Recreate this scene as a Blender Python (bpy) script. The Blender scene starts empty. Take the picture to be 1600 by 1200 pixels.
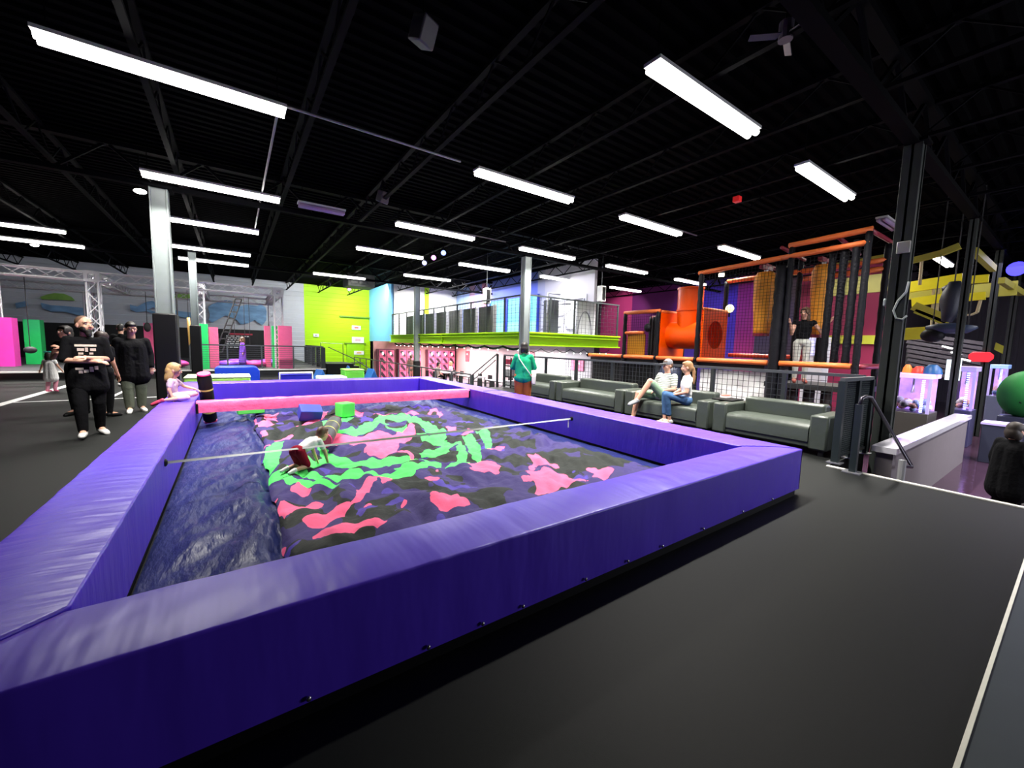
import bpy, bmesh, math, random
from mathutils import Vector, Matrix, noise
from mathutils.bvhtree import BVHTree
random.seed(7)
SC = bpy.context.scene
COL = SC.collection
PI = math.pi
# ---------------------------------------------------------------- camera
cam_d = bpy.data.cameras.new('camera'); cam = bpy.data.objects.new('camera', cam_d); COL.objects.link(cam)
cam_d.sensor_width = 36; cam_d.lens = 14.0762; cam_d.clip_start = .05; cam_d.clip_end = 200
cam.matrix_world = Matrix([[0.82217, 0.032401, -0.56832, 0.0], [-0.568655, 0.092115, -0.817403, 0.0], [0.025866, 0.995221, 0.094159, 1.5], [0.0, 0.0, 0.0, 1.0]])
SC.camera = cam
# ---------------------------------------------------------------- world, exposure
W = bpy.data.worlds.new('world'); SC.world = W; W.use_nodes = True
W.node_tree.nodes['Background'].inputs[0].default_value = (.55, .6, .75, 1)
W.node_tree.nodes['Background'].inputs[1].default_value = .004
vs = SC.view_settings
vs.view_transform = 'Standard'; vs.look = 'None'; vs.exposure = 0.75; vs.gamma = 1.0; vs.use_curve_mapping = False
SC.cycles.max_bounces = 6; SC.cycles.diffuse_bounces = 3; SC.cycles.glossy_bounces = 3; SC.cycles.transparent_max_bounces = 8
SC.cycles.sample_clamp_indirect = 4; SC.cycles.caustics_reflective = False; SC.cycles.caustics_refractive = False

LAMP_W = 165.0      # watts of each ceiling strip
def area(name, loc, size, power, color=(1, 1, 1), rot=(0, 0, 0), spread=180):
    d = bpy.data.lights.new(name, 'AREA'); d.shape = 'RECTANGLE'; d.size, d.size_y = size
    d.energy = power; d.color = color; d.spread = math.radians(spread)
    o = bpy.data.objects.new(name, d); COL.objects.link(o); o.location = loc; o.rotation_euler = rot
    return o
def spot(name, loc, target, power, color, angle=60, blend=.6, radius=.06):
    d = bpy.data.lights.new(name, 'SPOT'); d.energy = power; d.color = color
    d.spot_size = math.radians(angle); d.spot_blend = blend; d.shadow_soft_size = radius
    o = bpy.data.objects.new(name, d); COL.objects.link(o); o.location = loc
    o.rotation_euler = (Vector(target) - Vector(loc)).to_track_quat('-Z', 'Y').to_euler()
    return o
# an added fill light, then lamps of the party room below the mezzanine, of the mezzanine itself and of the arcade
area('added_front_fill', (10.5, -4.8, 2.0), (7, 2.2), 150, (.86, .88, 1), (math.radians(90), 0, 0))  # soft fill added behind the camera for upright faces, no known entrance
area('party_room_lamp', (10.6, 22.5, 1.35), (3.4, 5), 420, (1, .78, .80))
area('party_room_lamp', (10.6, 15.5, 1.35), (3.4, 5), 460, (1, .90, .92))
area('mezzanine_lamp', (10.6, 22.5, 5.0), (3.2, 4.5), 620, (1, .98, .95))
area('mezzanine_lamp', (11.0, 14.0, 5.0), (2.6, 3.5), 110, (.95, .95, 1))
area('mezzanine_blue_lamp', (11.2, 18.6, 4.9), (1.5, 3.5), 150, (.25, .35, 1))
area('lime_wall_lamp', (5.8, 26.5, 5.1), (5.5, .6), 250, (1, .98, .9), (math.radians(52), 0, 0))
area('mural_wall_lamp', (-4, 26.8, 5.1), (12, .6), 34, (.9, .95, 1), (math.radians(52), 0, 0))
area('blue_panel_lamp', (5.6, 28.0, 4.6), (.6, 2.5), 130, (.95, 1, 1), (0, math.radians(-60), 0))
spot('purple_wall_spot', (17.6, 12.6, 4.6), (21, 12.2, 3), 130, (.22, .12, 1), 75)
spot('purple_wall_spot', (17.6, 9.6, 4.6), (21, 9.9, 3), 150, (.25, .14, 1), 70)
spot('pink_wall_spot', (17.6, 16.6, 4.6), (21, 17.4, 3.2), 160, (1, .55, .75), 70)
spot('pink_wall_spot', (17.0, 6.6, 4.7), (21, 6.2, 2.9), 130, (1, .75, .85), 90)
spot('magenta_truss_spot', (-7.2, 18.6, 4.6), (-6.9, 21.5, 1.2), 260, (.75, .15, 1), 60)
area('arcade_lamp', (13.2, -.4, 2.2), (1.6, 1.0), 55, (.72, .62, 1), (0, 0, 0))
area('arcade_lamp', (18, 1.5, 4.2), (3, 3), 60, (.7, .65, 1))
area('ropes_lamp', (16, 4.6, 4.4), (3, 2), 110, (1, .95, .85))

# ---------------------------------------------------------------- materials
MATS = {}
def mat(name, color, rough=.6, metal=0., emit=None, estr=0., noise_amt=.12, noise_scale=6., bump=0., bump_scale=20., spec=.5, stretch=(1, 1, 1), alpha=1., trans=0., color2=None, coat=0.):
    if name in MATS: return MATS[name]
    m = bpy.data.materials.new(name); m.use_nodes = True; nt = m.node_tree; N = nt.nodes; L = nt.links
    b = N['Principled BSDF']
    b.inputs['Roughness'].default_value = rough; b.inputs['Metallic'].default_value = metal
    b.inputs['Specular IOR Level'].default_value = spec
    b.inputs['Coat Weight'].default_value = coat
    if trans: b.inputs['Transmission Weight'].default_value = trans
    if alpha < 1: b.inputs['Alpha'].default_value = alpha
    tc = N.new('ShaderNodeTexCoord'); mp = N.new('ShaderNodeMapping'); mp.inputs['Scale'].default_value = stretch
    L.new(tc.outputs['Object'], mp.inputs['Vector'])
    nz = N.new('ShaderNodeTexNoise'); nz.inputs['Scale'].default_value = noise_scale; nz.inputs['Detail'].default_value = 4
    L.new(mp.outputs[0], nz.inputs['Vector'])
    mx = N.new('ShaderNodeMix'); mx.data_type = 'RGBA'
    c = Vector(color)
    if color2 is None:
        lo = c * (1 - noise_amt); hi = c * (1 + noise_amt)
    else:
        lo = c; hi = Vector(color2)
    mx.inputs['A'].default_value = (*lo, 1); mx.inputs['B'].default_value = (*[min(1, x) for x in hi], 1)
    L.new(nz.outputs['Fac'], mx.inputs['Factor']); L.new(mx.outputs['Result'], b.inputs['Base Color'])
    if emit is not None:
        b.inputs['Emission Color'].default_value = (*emit, 1); b.inputs['Emission Strength'].default_value = estr
    if bump > 0:
        n2 = N.new('ShaderNodeTexNoise'); n2.inputs['Scale'].default_value = bump_scale; n2.inputs['Detail'].default_value = 3
        L.new(mp.outputs[0], n2.inputs['Vector'])
        bp = N.new('ShaderNodeBump'); bp.inputs['Strength'].default_value = bump; bp.inputs['Distance'].default_value = .03
        L.new(n2.outputs['Fac'], bp.inputs['Height']); L.new(bp.outputs['Normal'], b.inputs['Normal'])
    MATS[name] = m
    return m
def emat(name, color, strength):
    return mat(name, (.8, .8, .8), .4, emit=color, estr=strength)
def bands(name, axis, stops, rough=.6, bump=0):
    """A painted wall: constant colour bands along one object axis; stops = [(start, colour), ...]."""
    m = bpy.data.materials.new(name); m.use_nodes = True; nt = m.node_tree; N = nt.nodes; L = nt.links
    b = N['Principled BSDF']; b.inputs['Roughness'].default_value = rough
    tc = N.new('ShaderNodeTexCoord'); sp = N.new('ShaderNodeSeparateXYZ'); L.new(tc.outputs['Object'], sp.inputs[0])
    prev = None
    for s, c in stops:
        if prev is None:
            r = N.new('ShaderNodeRGB'); r.outputs[0].default_value = (*c, 1); prev = r.outputs[0]; continue
        g = N.new('ShaderNodeMath'); g.operation = 'GREATER_THAN'; g.inputs[1].default_value = s
        L.new(sp.outputs['XYZ'.index(axis)], g.inputs[0])
        x = N.new('ShaderNodeMix'); x.data_type = 'RGBA'; L.new(g.outputs[0], x.inputs['Factor'])
        L.new(prev, x.inputs['A']); x.inputs['B'].default_value = (*c, 1); prev = x.outputs['Result']
    L.new(prev, b.inputs['Base Color'])
    return m

# ---------------------------------------------------------------- mesh builder
class MB:
    def __init__(s): s.v = []; s.f = []; s.m = []; s.cur = 0
    def add(s, vs, fs):
        o = len(s.v); s.v += [tuple(v) for v in vs]
        for f in fs: s.f.append(tuple(o + i for i in f)); s.m.append(s.cur)
        return s
    def box(s, lo, hi):
        x0, y0, z0 = lo; x1, y1, z1 = hi
        return s.add([(x0,y0,z0),(x1,y0,z0),(x1,y1,z0),(x0,y1,z0),(x0,y0,z1),(x1,y0,z1),(x1,y1,z1),(x0,y1,z1)],
                     [(0,3,2,1),(4,5,6,7),(0,1,5,4),(1,2,6,5),(2,3,7,6),(3,0,4,7)])
    def obox(s, c, size, rz=0, rx=0, ry=0):
        M = Matrix.Translation(c) @ Matrix.Rotation(rz, 4, 'Z') @ Matrix.Rotation(ry, 4, 'Y') @ Matrix.Rotation(rx, 4, 'X')
        h = [x / 2 for x in size]
        vs = [M @ Vector((a*h[0], b*h[1], d*h[2])) for d in (-1, 1) for a, b in ((-1,-1),(1,-1),(1,1),(-1,1))]
        return s.add(vs, [(0,3,2,1),(4,5,6,7),(0,1,5,4),(1,2,6,5),(2,3,7,6),(3,0,4,7)])
    def bar(s, p, q, w, h=None):
        h = h or w; p = Vector(p); q = Vector(q); d = (q - p).normalized()
        up = Vector((0,0,1)) if abs(d.z) < .95 else Vector((0,1,0))
        a = d.cross(up).normalized() * w / 2; b = a.cross(d).normalized() * h / 2
        vs = [p-a-b, p+a-b, p+a+b, p-a+b, q-a-b, q+a-b, q+a+b, q-a+b]
        return s.add(vs, [(0,1,2,3),(7,6,5,4),(0,4,5,1),(1,5,6,2),(2,6,7,3),(3,7,4,0)])
    def cyl(s, p, q, r1, r2=None, n=12, caps=True):
        r2 = r1 if r2 is None else r2
        return s.tube([p, q], [r1, r2], n, caps)
    def tube(s, pts, r, n=8, caps=True):
        pts = [Vector(p) for p in pts]; k = len(pts)
        rs = r if isinstance(r, (list, tuple)) else [r] * k
        o = len(s.v); prevA = None
        for i, p in enumerate(pts):
            d = (pts[min(i+1, k-1)] - pts[max(i-1, 0)]).normalized()
            if prevA is None:
                up = Vector((0,0,1)) if abs(d.z) < .9 else Vector((1,0,0))
                a = d.cross(up).normalized()
            else:
                a = (prevA - d * prevA.dot(d)).normalized()
            prevA = a; b = d.cross(a)
            for j in range(n):
                t = 2*PI*j/n; s.v.append(tuple(p + (a*math.cos(t) + b*math.sin(t)) * rs[i]))
        for i in range(k-1):
            for j in range(n):
                s.f.append((o+i*n+j, o+i*n+(j+1)%n, o+(i+1)*n+(j+1)%n, o+(i+1)*n+j)); s.m.append(s.cur)
        if caps:
            s.f.append(tuple(o+j for j in reversed(range(n)))); s.m.append(s.cur)
            s.f.append(tuple(o+(k-1)*n+j for j in range(n))); s.m.append(s.cur)
        return s
    def ell(s, c, r, M=None, n=12, k=8):
        c = Vector(c); r = (r, r, r) if not isinstance(r, (tuple, list)) else r
        vs = []
        for i in range(k+1):
            th = PI*i/k
            for j in range(n):
                ph = 2*PI*j/n
                v = Vector((r[0]*math.sin(th)*math.cos(ph), r[1]*math.sin(th)*math.sin(ph), r[2]*math.cos(th)))
                vs.append(c + (M @ v if M is not None else v))
        fs = [(i*n+j, (i+1)*n+j, (i+1)*n+(j+1)%n, i*n+(j+1)%n) for i in range(k) for j in range(n)]
        return s.add(vs, fs)
    def prism(s, poly, axis, a, b):
        """poly in the two other axes (x,y order), pushed from a to b along axis."""
        n = len(poly)
        def P(u, w, t): return {'X': (t, u, w), 'Y': (u, t, w), 'Z': (u, w, t)}[axis]
        s.add([P(u, w, a) for u, w in poly] + [P(u, w, b) for u, w in poly],
              [tuple(range(n)), tuple(range(2*n-1, n-1, -1))] + [(i, i+n, (i+1)%n+n, (i+1)%n) for i in range(n)])
        return s
    def grid(s, fn, nu, nv):
        o = len(s.v)
        for i in range(nu+1):
            for j in range(nv+1): s.v.append(tuple(fn(i/nu, j/nv)))
        for i in range(nu):
            for j in range(nv):
                a = o+i*(nv+1)+j; s.f.append((a, a+nv+1, a+nv+2, a+1)); s.m.append(s.cur)
        return s
    def build(s, name, m, parent=None, smooth=False, bevel=0., seg=2, fix=True, weld=False):
        me = bpy.data.meshes.new(name); o = bpy.data.objects.new(name, me); COL.objects.link(o)
        if parent is not None:
            base = ABS[parent.name]
        else:
            xs = [v[0] for v in s.v]; ys = [v[1] for v in s.v]
            base = Vector(((min(xs)+max(xs))/2, (min(ys)+max(ys))/2, min(v[2] for v in s.v)))
        me.from_pydata([tuple(Vector(v) - base) for v in s.v], [], s.f)
        ms = m if isinstance(m, (list, tuple)) else [m]
        for x in ms: me.materials.append(x)
        if len(ms) > 1:
            me.polygons.foreach_set('material_index', s.m)
        if fix:
            bm = bmesh.new(); bm.from_mesh(me)
            if weld: bmesh.ops.remove_doubles(bm, verts=bm.verts, dist=1e-5)
            bmesh.ops.recalc_face_normals(bm, faces=bm.faces); bm.to_mesh(me); bm.free()
        if smooth:
            me.polygons.foreach_set('use_smooth', [True]*len(me.polygons))
        if bevel:
            md = o.modifiers.new('bevel', 'BEVEL'); md.width = bevel; md.segments = seg; md.limit_method = 'ANGLE'
            md.harden_normals = False
            me.polygons.foreach_set('use_smooth', [True]*len(me.polygons))
            try:
                me.set_sharp_from_angle(angle=math.radians(50))
            except Exception: pass
        me.update()
        if parent is not None:
            o.parent = parent; ABS[o.name] = ABS[parent.name]
        else:
            o.location = base; ABS[o.name] = base
        return o
ABS = {}
def thing(name, label, cat, loc, group=None):
    o = bpy.data.objects.new(name, None); COL.objects.link(o); o.location = loc; o.empty_display_size = .1
    ABS[o.name] = Vector(loc); o['label'] = label; o['category'] = cat
    if group: o['group'] = group
    return o
def tag(o, label, cat, group=None, kind=None):
    o['label'] = label; o['category'] = cat
    if group: o['group'] = group
    if kind: o['kind'] = kind
    return o
def struct(o):
    o['kind'] = 'structure'; return o
def dup(root, offset, label, group=None):
    r = root.copy(); COL.objects.link(r); r.location = Vector(root.location) + Vector(offset); r['label'] = label
    if group: r['group'] = group
    ABS[r.name] = Vector(r.location)
    for ch in list(root.children):
        c = ch.copy(); COL.objects.link(c); c.parent = r; ABS[c.name] = ABS[r.name]
        for g in list(ch.children):
            d = g.copy(); COL.objects.link(d); d.parent = c; ABS[d.name] = ABS[r.name]
    return r

# colours (linear)
black = mat('black_paint', (.002, .002, .0025), .5)
blackpad = mat('black_vinyl', (.005, .005, .006), .55, spec=.2)
ceilm = mat('ceiling_paint', (.0004, .0004, .0008), .85, noise_amt=.3, spec=.02)
steel_dark = mat('dark_steel', (.0014, .0014, .0024), .7, spec=.04)
floorm = mat('rubber_floor', (.0042, .0049, .0045), .6, spec=.18, noise_scale=40, noise_amt=.25, bump=.06, bump_scale=300, color2=(.0070, .0080, .0074))
white_paint = mat('white_paint', (.78, .78, .78), .5)
greycol = mat('grey_column_paint', (.20, .23, .23), .45)
darkcol = mat('dark_grey_column_paint', (.028, .033, .031), .55, spec=.25)
truss_m = mat('truss_white_metal', (.62, .62, .66), .4, .15)
alu = mat('aluminium', (.62, .62, .66), .3, .85)
fence_m = mat('fence_grey_steel', (.035, .042, .045), .45, .2)
fence_l = mat('fence_mid_grey_steel', (.10, .11, .12), .4, .3)
lime = mat('lime_paint', (.43, .78, .0), .6, noise_amt=.04)
pinkv = mat('pink_vinyl', (.92, .14, .33), .4, bump=.5, bump_scale=9)
hotpink = mat('hot_pink_foam', (.9, .03, .22), .5)
greenv = mat('green_vinyl', (.02, .58, .14), .45)
blockgreen = mat('green_foam', (.10, .72, .10), .6)
blockblue = mat('blue_foam', (.03, .05, .42), .6)
royal = mat('royal_blue_vinyl', (.01, .05, .62), .4)
yellowband = mat('yellow_band', (.80, .78, .18), .5)
orange = mat('orange_pad', (.80, .17, .035), .5, bump=.3, bump_scale=14)
orangeplastic = mat('orange_plastic', (.86, .085, .0), .3, noise_amt=.03)
yellowsteel = mat('yellow_steel', (.75, .68, .03), .45)
cream = mat('white_cover', (.8, .8, .78), .6)

# ================================================================ THE SETTING
ZL = -.75                                   # lower floor
fl = MB(); fl.box((-14, -5, -.8), (6.55, 12.2, 0)); fl.box((6.55, 1.9, -.8), (8.1, 12.2, 0)); fl.box((-14, 12.2, -.8), (4.93, 31, 0))
struct(fl.build('floor', floorm))
lowm = mat('glossy_dark_tile', (.045, .022, .040), .12, noise_scale=2, noise_amt=.35, bump=.15, bump_scale=3)
struct(MB().box((6.5, -5, -.95), (32, 6.2, -.8)).box((8.0, 6.2, -.95), (32, 12.2, -.8)).box((4.9, 12.2, -.95), (32, 31, -.8)).build('floor_lower', lowm))
carpet = mat('party_carpet', (.16, .15, .17), .8, noise_scale=20)
struct(MB().box((5.0, 12.4, -.8), (13, 31, -.79)).build('floor_party_room', carpet))
# white painted court line on the left floor and nosing of the stair edge
linem = mat('white_line_paint', (.85, .85, .83), .5)
struct(MB().box((-4.15, 9.5, .0), (-3.98, 22, .004)).build('floor_line', linem))
struct(MB().box((-4.0, 13.2, .0), (-1.4, 13.28, .004)).build('floor_line', linem))
struct(MB().box((-2.55, 13.2, .0), (-2.47, 17, .004)).build('floor_line', linem))
struct(MB().box((6.50, -5, .0), (6.56, 1.9, .012)).build('trim_1', mat('white_nosing', (.8, .78, .72), .4)))
st = MB()
for i in range(3): st.box((6.55+.3*i, -5, ZL-.05), (6.85+.3*i, 1.33, -.19*(i+1)))
struct(st.build('floor_steps', mat('stair_tread', (.03, .03, .032), .5)))
# ceiling: corrugated deck, ribs along x
cd = MB(); prof = []; y = -5.0; k = 0
while y < 31.2:
    prof += [(y, 5.40), (y+.09, 5.40), (y+.11, 5.36), (y+.20, 5.36)]; y += .22
n = len(prof); vs_ = [(-14, a, b) for a, b in prof] + [(33, a, b) for a, b in prof]
cd.add(vs_, [(i, i+1, n+i+1, n+i) for i in range(n-1)])
struct(cd.build('ceiling', ceilm, fix=False))
struct(MB().box((-14, -5, 5.42), (33, 31.2, 5.5)).build('ceiling_roof', black))
def joist(x, y0, y1, z0, z1):
    b = MB(); b.bar((x, y0, z1), (x, y1, z1), .09, .06); b.bar((x, y0, z0), (x, y1, z0), .08, .05)
    nn = int((y1-y0)/.62); s = (y1-y0)/nn
    for i in range(nn):
        b.bar((x, y0+i*s, z0 if i % 2 else z1), (x, y0+(i+1)*s, z1 if i % 2 else z0), .025)
    struct(b.build('ceiling_joist', steel_dark))
for i in range(-6, 16):
    joist(-1.2 + 1.93*i + .35, -5, 31, 4.86, 5.31)
def girder(y, x0, x1, z0=4.62, z1=5.28):
    b = MB(); b.bar((x0, y, z1), (x1, y, z1), .16, .09); b.bar((x0, y, z0), (x1, y, z0), .16, .09)
    nn = int((x1-x0)/.75); s = (x1-x0)/nn
    for i in range(nn): b.bar((x0+i*s, y, z0 if i % 2 else z1), (x0+(i+1)*s, y, z1 if i % 2 else z0), .05)
    struct(b.build('ceiling_girder', steel_dark))
for y in (1.77, 11.4, 21.1): girder(y, -14, 32)
# walls
siding = mat('pale_siding', (.50, .52, .57), .6, noise_amt=.05)
def ribbed(b, x0, x1, y, z0, z1, step=.3):
    z = z0
    while z < z1 - 1e-6:
        t = min(z+step, z1); b.add([(x0,y,z),(x1,y,z),(x1,y-.03,t-.02),(x0,y-.03,t-.02),(x0,y,t),(x1,y,t)], [(0,1,2,3),(3,2,5,4)]); z = t
    b.box((x0, y+.001, z0), (x1, y+.15, z1))
b = MB(); ribbed(b, -14, 4.05, 31, 0, 5.4); struct(b.build('wall_back', siding, fix=False))
b = MB(); ribbed(b, 4.05, 8.45, 31, -.8, 5.4); struct(b.build('wall_back_lime', lime, fix=False))
struct(MB().box((-14, 30.9, 0), (1.95, 30.96, 2.1)).build('wall_back_band', mat('black_wall_panel', (.004, .004, .005), .55)))
struct(MB().box((-14.2, -5, 0), (-14, 31, 5.4)).build('wall_left', black))
struct(MB().box((-14, -5.2, -.8), (32, -5, 5.4)).build('wall_front', black))
wf_ = MB()
for i in range(8): wf_.box((7+i, -5, .9), (7.06+i, -4.94, 3.1))
wf_.box((7, -5, .85), (14.06, -4.94, .9)).box((7, -5, 3.1), (14.06, -4.94, 3.15))
wf_ = struct(wf_.build('window_5', steel_dark)); MB().box((7, -4.99, .9), (14, -4.97, 3.1)).build('pane', emat('fill_glow_pane', (.86, .9, 1), 1.5), wf_)  # unseen glowing window, added only to go with the front fill light
bluepanel = mat('sky_blue_paint', (.16, .50, .86), .5, noise_amt=.05)
struct(MB().box((8.4, 25.9, 1.6), (8.55, 31, 5.4)).build('wall_mezzanine_side', bluepanel))
struct(MB().box((8.55, 25.8, 1.6), (13, 25.95, 5.4)).build('wall_mezzanine_back', mat('warm_white_paint', (.82, .81, .76), .55)))
struct(MB().box((10.62, 25.77, 2.0), (10.92, 25.80, 5.4)).build('trim_2', lime))
# right wall of the mezzanine: blue mural end, cyan windows, pale drawn end (bands along y, measured from the wall's middle 19.2)
def yb(c, lst): return [(a - c, col) for a, col in lst]
mural = bands('mezzanine_mural_paint', 'Y', yb(19.2, [(12.6, (.62,.60,.66)), (16.0, (.50,.50,.62)), (16.6, (.16,.22,.75)), (20.9, (.22,.25,.75)), (21.6, (.62,.20,.42)), (22.3, (.30,.28,.70)), (23.2, (.50,.30,.55)), (23.9, (.28,.38,.80)), (24.9, (.36,.50,.85))]))
struct(MB().box((13, 12.6, 1.6), (13.15, 25.8, 5.4)).build('wall_mezzanine_right', mural))
partyp = mat('party_pink_paint', (.80, .42, .40), .6, noise_amt=.05)
struct(MB().box((7.3, 25.96, -.8), (13, 26.1, 1.6)).build('wall_party_back', partyp))
partyw = bands('party_side_paint', 'Y', yb(19.2, [(12.6, (.45,.47,.50)), (14.3, (.75,.72,.73)), (18.0, (.82,.68,.68)), (22.5, (.85,.78,.78)), (24.2, (.80,.45,.42))]))
struct(MB().box((13, 12.6, -.8), (13.15, 25.8, 1.55)).build('wall_party_right', partyw))
struct(MB().box((8.45, 11.45, 1.62), (13.2, 25.8, 1.98)).build('ceiling_party_room', mat('mezzanine_floor', (.06, .06, .065), .6)))
rw = bands('right_wall_paint', 'Y', yb(14.0, [(-5, (.2,.05,.09)), (4.7, (.30,.018,.075)), (7.75, (.06,.05,.07)), (9.5, (.40,.025,.16)), (10.45, (.08,.04,.36)), (13.6, (.20,.03,.22)), (17.0, (.72,.10,.32)), (19.6, (.10,.06,.10))]))
struct(MB().box((21, 4.7, -.8), (21.2, 25.8+7.5-10, 5.4)).build('wall_right', rw))
b = MB()
for i in range(44):
    y = -5 + i*.25; b.box((30, y, -.8), (30.06, y+.12, 5.4))
b.box((30.06, -5, -.8), (30.2, 6.2, 5.4)); struct(b.build('wall_far_right', mat('grey_ribbed_sheet', (.13, .12, .17), .5)))
struct(MB().box((21, 4.6, -.8), (30, 4.7, 5.4)).build('wall_ropes_back', mat('grey_rock_sheet', (.10, .08, .10), .7, noise_scale=1.5, noise_amt=.5)))
# mezzanine fascia: two lime I-beams with flanges
def ibeam(p, q, z0, z1, nm):
    b = MB(); (x0, y0), (x1, y1) = p, q
    if x0 == x1:
        b.box((x0-.02, y0, z0), (x0+.02, y1, z1)); b.box((x0-.12, y0, z1-.05), (x0+.12, y1, z1)); b.box((x0-.12, y0, z0), (x0+.12, y1, z0+.05)); b.box((x0-.12, y0, z1-.16), (x0-.02, y1, z1-.14))
        for yy in (y0+(y1-y0)*.45,): b.box((x0-.1, yy-.01, z0), (x0, yy+.01, z1))
    else:
        b.box((x0, y0-.02, z0), (x1, y0+.02, z1)); b.box((x0, y0-.12, z1-.05), (x1, y0+.12, z1)); b.box((x0, y0-.12, z0), (x1, y0+.12, z0+.05)); b.box((x0, y0-.12, z1-.16), (x1, y0-.02, z1-.14))
    return struct(b.build(nm, lime))
ibeam((8.4, 11.6), (8.4, 25.9), 1.53, 2.02, 'trim_3')
ibeam((8.5, 11.4), (13.3, 11.4), 1.53, 2.02, 'trim_4')
# half wall beside the stairs, with a glossy pale cap
hw = mat('half_wall_paint', (.15, .135, .145), .5)
struct(MB().box((7.36, 1.42, -.8), (13.2, 1.60, .17)).build('wall_stair', hw))
struct(MB().box((7.30, 1.38, .17), (13.3, 1.64, .25)).build('trim_5', mat('pale_cap_laminate', (.55, .54, .60), .12)))
struct(MB().box((6.56, 1.9, -.8), (8.1, 1.93, -.02)).build('wall_platform_face', hw))
struct(MB().box((2.0, -2.0, .0), (6.5, .15, .012)).build('floor_mat', mat('blue_grey_mat', (.020, .030, .036), .5)))
struct(MB().box((2.0, .135, .012), (6.5, .15, .022)).build('trim_6', mat('mat_edge_strip', (.8, .78, .68), .3)))

# ---------------------------------------------------------------- ceiling strip lights
tubem = emat('lit_tube', (1, .97, .90), 9)
housing = mat('lamp_housing', (.5, .5, .5), .5)
offm = mat('unlit_tube', (.30, .22, .36), .5)
def strip(x0, x1, y, z, label, lit=True, power=None, group='white tube lights under the ceiling'):
    c = Vector(((x0+x1)/2, y, z)); t = thing('strip_light', label, 'ceiling light', c, group)
    h = MB(); h.box((x0, y-.11, z+.06), (x1, y+.11, z+.10))
    h.box((x0, y-.015, z+.09), (x0+.02, y+.015, 5.36)) if False else None
    h.build('housing', housing, t)
    for xx in (x0+.1, x1-.1): MB().cyl((xx, y, z+.10), (xx, y, 5.38), .007, n=5).build('hanger_wire', steel_dark, t)
    tb = MB()
    for s in (-.055, .055): tb.cyl((x0+.02, y+s, z+.02), (x1-.02, y+s, z+.02), .042, n=10)
    tb.build('tube', tubem if lit else offm, t, smooth=True)
    if lit:
        area('strip_lamp', (c.x, y, z-.03), (x1-x0, .10), LAMP_W if power is None else power, (1, .965, .90), spread=108)
    return t
ROWS = ['row nearest the camera', 'second row from the camera', 'third row from the camera', 'fourth row from the camera', 'fifth row from the camera', 'row farthest from the camera']
NTH = ['leftmost', 'second from left', 'third from left', 'fourth from left', 'fifth from left', 'sixth from left']
LROWS = [
 (3.07, [(3.908, 6.248), (7.933, 10.273), (17.998, 20.339)]),
 (6.66, [(-1.638, 0.702), (3.713, 6.053), (7.684, 10.024), (12.151, 14.491)]),
 (10.75, [(-1.369, 0.971), (3.617, 5.957), (7.659, 9.998), (11.715, 14.055), (16.123, 18.463)]),
 (14.3, [(-1.616, 0.724), (3.468, 5.808), (7.301, 9.641), (11.372, 13.712), (15.921, 18.261)]),
 (18.3, [(-6.474, -4.134), (-1.7, 0.64), (6.527, 8.867)]),
 (20.9, [(-6.627, -4.287), (-1.7, 0.64), (3.141, 5.481)]),
]
for r, (y, xs) in enumerate(LROWS):
    for k, (a, b_) in enumerate(xs):
        strip(a, b_, y, 4.6, f'white ceiling tube light, {NTH[k]} of the {ROWS[r]}')
strip(10.2, 12.5, -.9, 4.6, 'added unseen white ceiling tube light above the arcade beside the stairs')  # unseen strips added to brighten the outer face of the near pit wall
strip(14.2, 16.5, -.9, 4.6, 'added unseen white ceiling tube light deeper above the arcade')
strip(1.32, 2.35, 10.75, 4.6, 'unlit grey tube light between two lit ones of the third row', False)
strip((12.437, 14.777)[0], (12.437, 14.777)[0]+1.2, 3.07, 4.62, 'unlit purple-tinged tube light beside the large right column', False)
# exposed conduits under the deck (straight pipes)
con = mat('conduit', (.25, .25, .27), .35, .6)
for k, (p, q, lab) in enumerate([((.62, 6.7, 4.72), (.62, 14.3, 4.72), 'thin pale conduit joining the ends of the two left tube lights'), ((.62, 6.66, 4.72), (3.4, 6.66, 4.72), 'thin conduit between the left and middle lights of the second row'),
                                 ((5.75, 10.75, 4.74), (7.1, 10.75, 4.74), 'thin conduit between lights of the third row'), ((9.25, 6.66, 4.74), (10.85, 6.66, 4.74), 'thin conduit before the right light of the second row')]):
    tag(MB().cyl(p, q, .018, n=6).build('conduit', con), lab, 'conduit', 'conduits under the ceiling')

# ---------------------------------------------------------------- steel columns
def column(x, y, z0, z1, w, m, label, pad=None, padw=.1):
    t = thing('steel_column', label, 'column', (x, y, z0))
    b = MB(); h = w/2
    b.box((x-h, y-h, z0), (x-h+.03, y+h, z1)); b.box((x+h-.03, y-h, z0), (x+h, y+h, z1)); b.box((x-h, y-.02, z0), (x+h, y+.02, z1))
    b.box((x-h*.8, y-h*.85, z0), (x+h*.8, y+h*.85, z1))
    b.build('shaft', m, t, bevel=.006)
    MB().box((x-h*1.5, y-h*1.5, z1-.04), (x+h*1.5, y+h*1.5, z1)).build('cap_plate', steel_dark, t)
    if pad:
        q = h+padw*.5; MB().box((x-q, y-q, z0), (x+q, y+q, z0+pad)).build('base_pad', blackpad, t, bevel=.03)
    return t
column(-1.18, 11.4, 0, 4.6, .30, greycol, 'grey steel column with black padded base behind the woman in black', 2.0)
column(-1.13, 18.75, 0, 4.6, .22, mat('slate_column_paint', (.10, .12, .125), .5), 'darker grey column with black pad in front of the truss course', 1.96)
column(8.4, 11.4, -.8, 4.6, .26, greycol, 'pale grey column at the corner of the lime balcony')
column(8.25, 21.1, -.8, 4.6, .26, greycol, 'slim grey column rising past the balcony railing', 1.35, .06)
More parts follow.
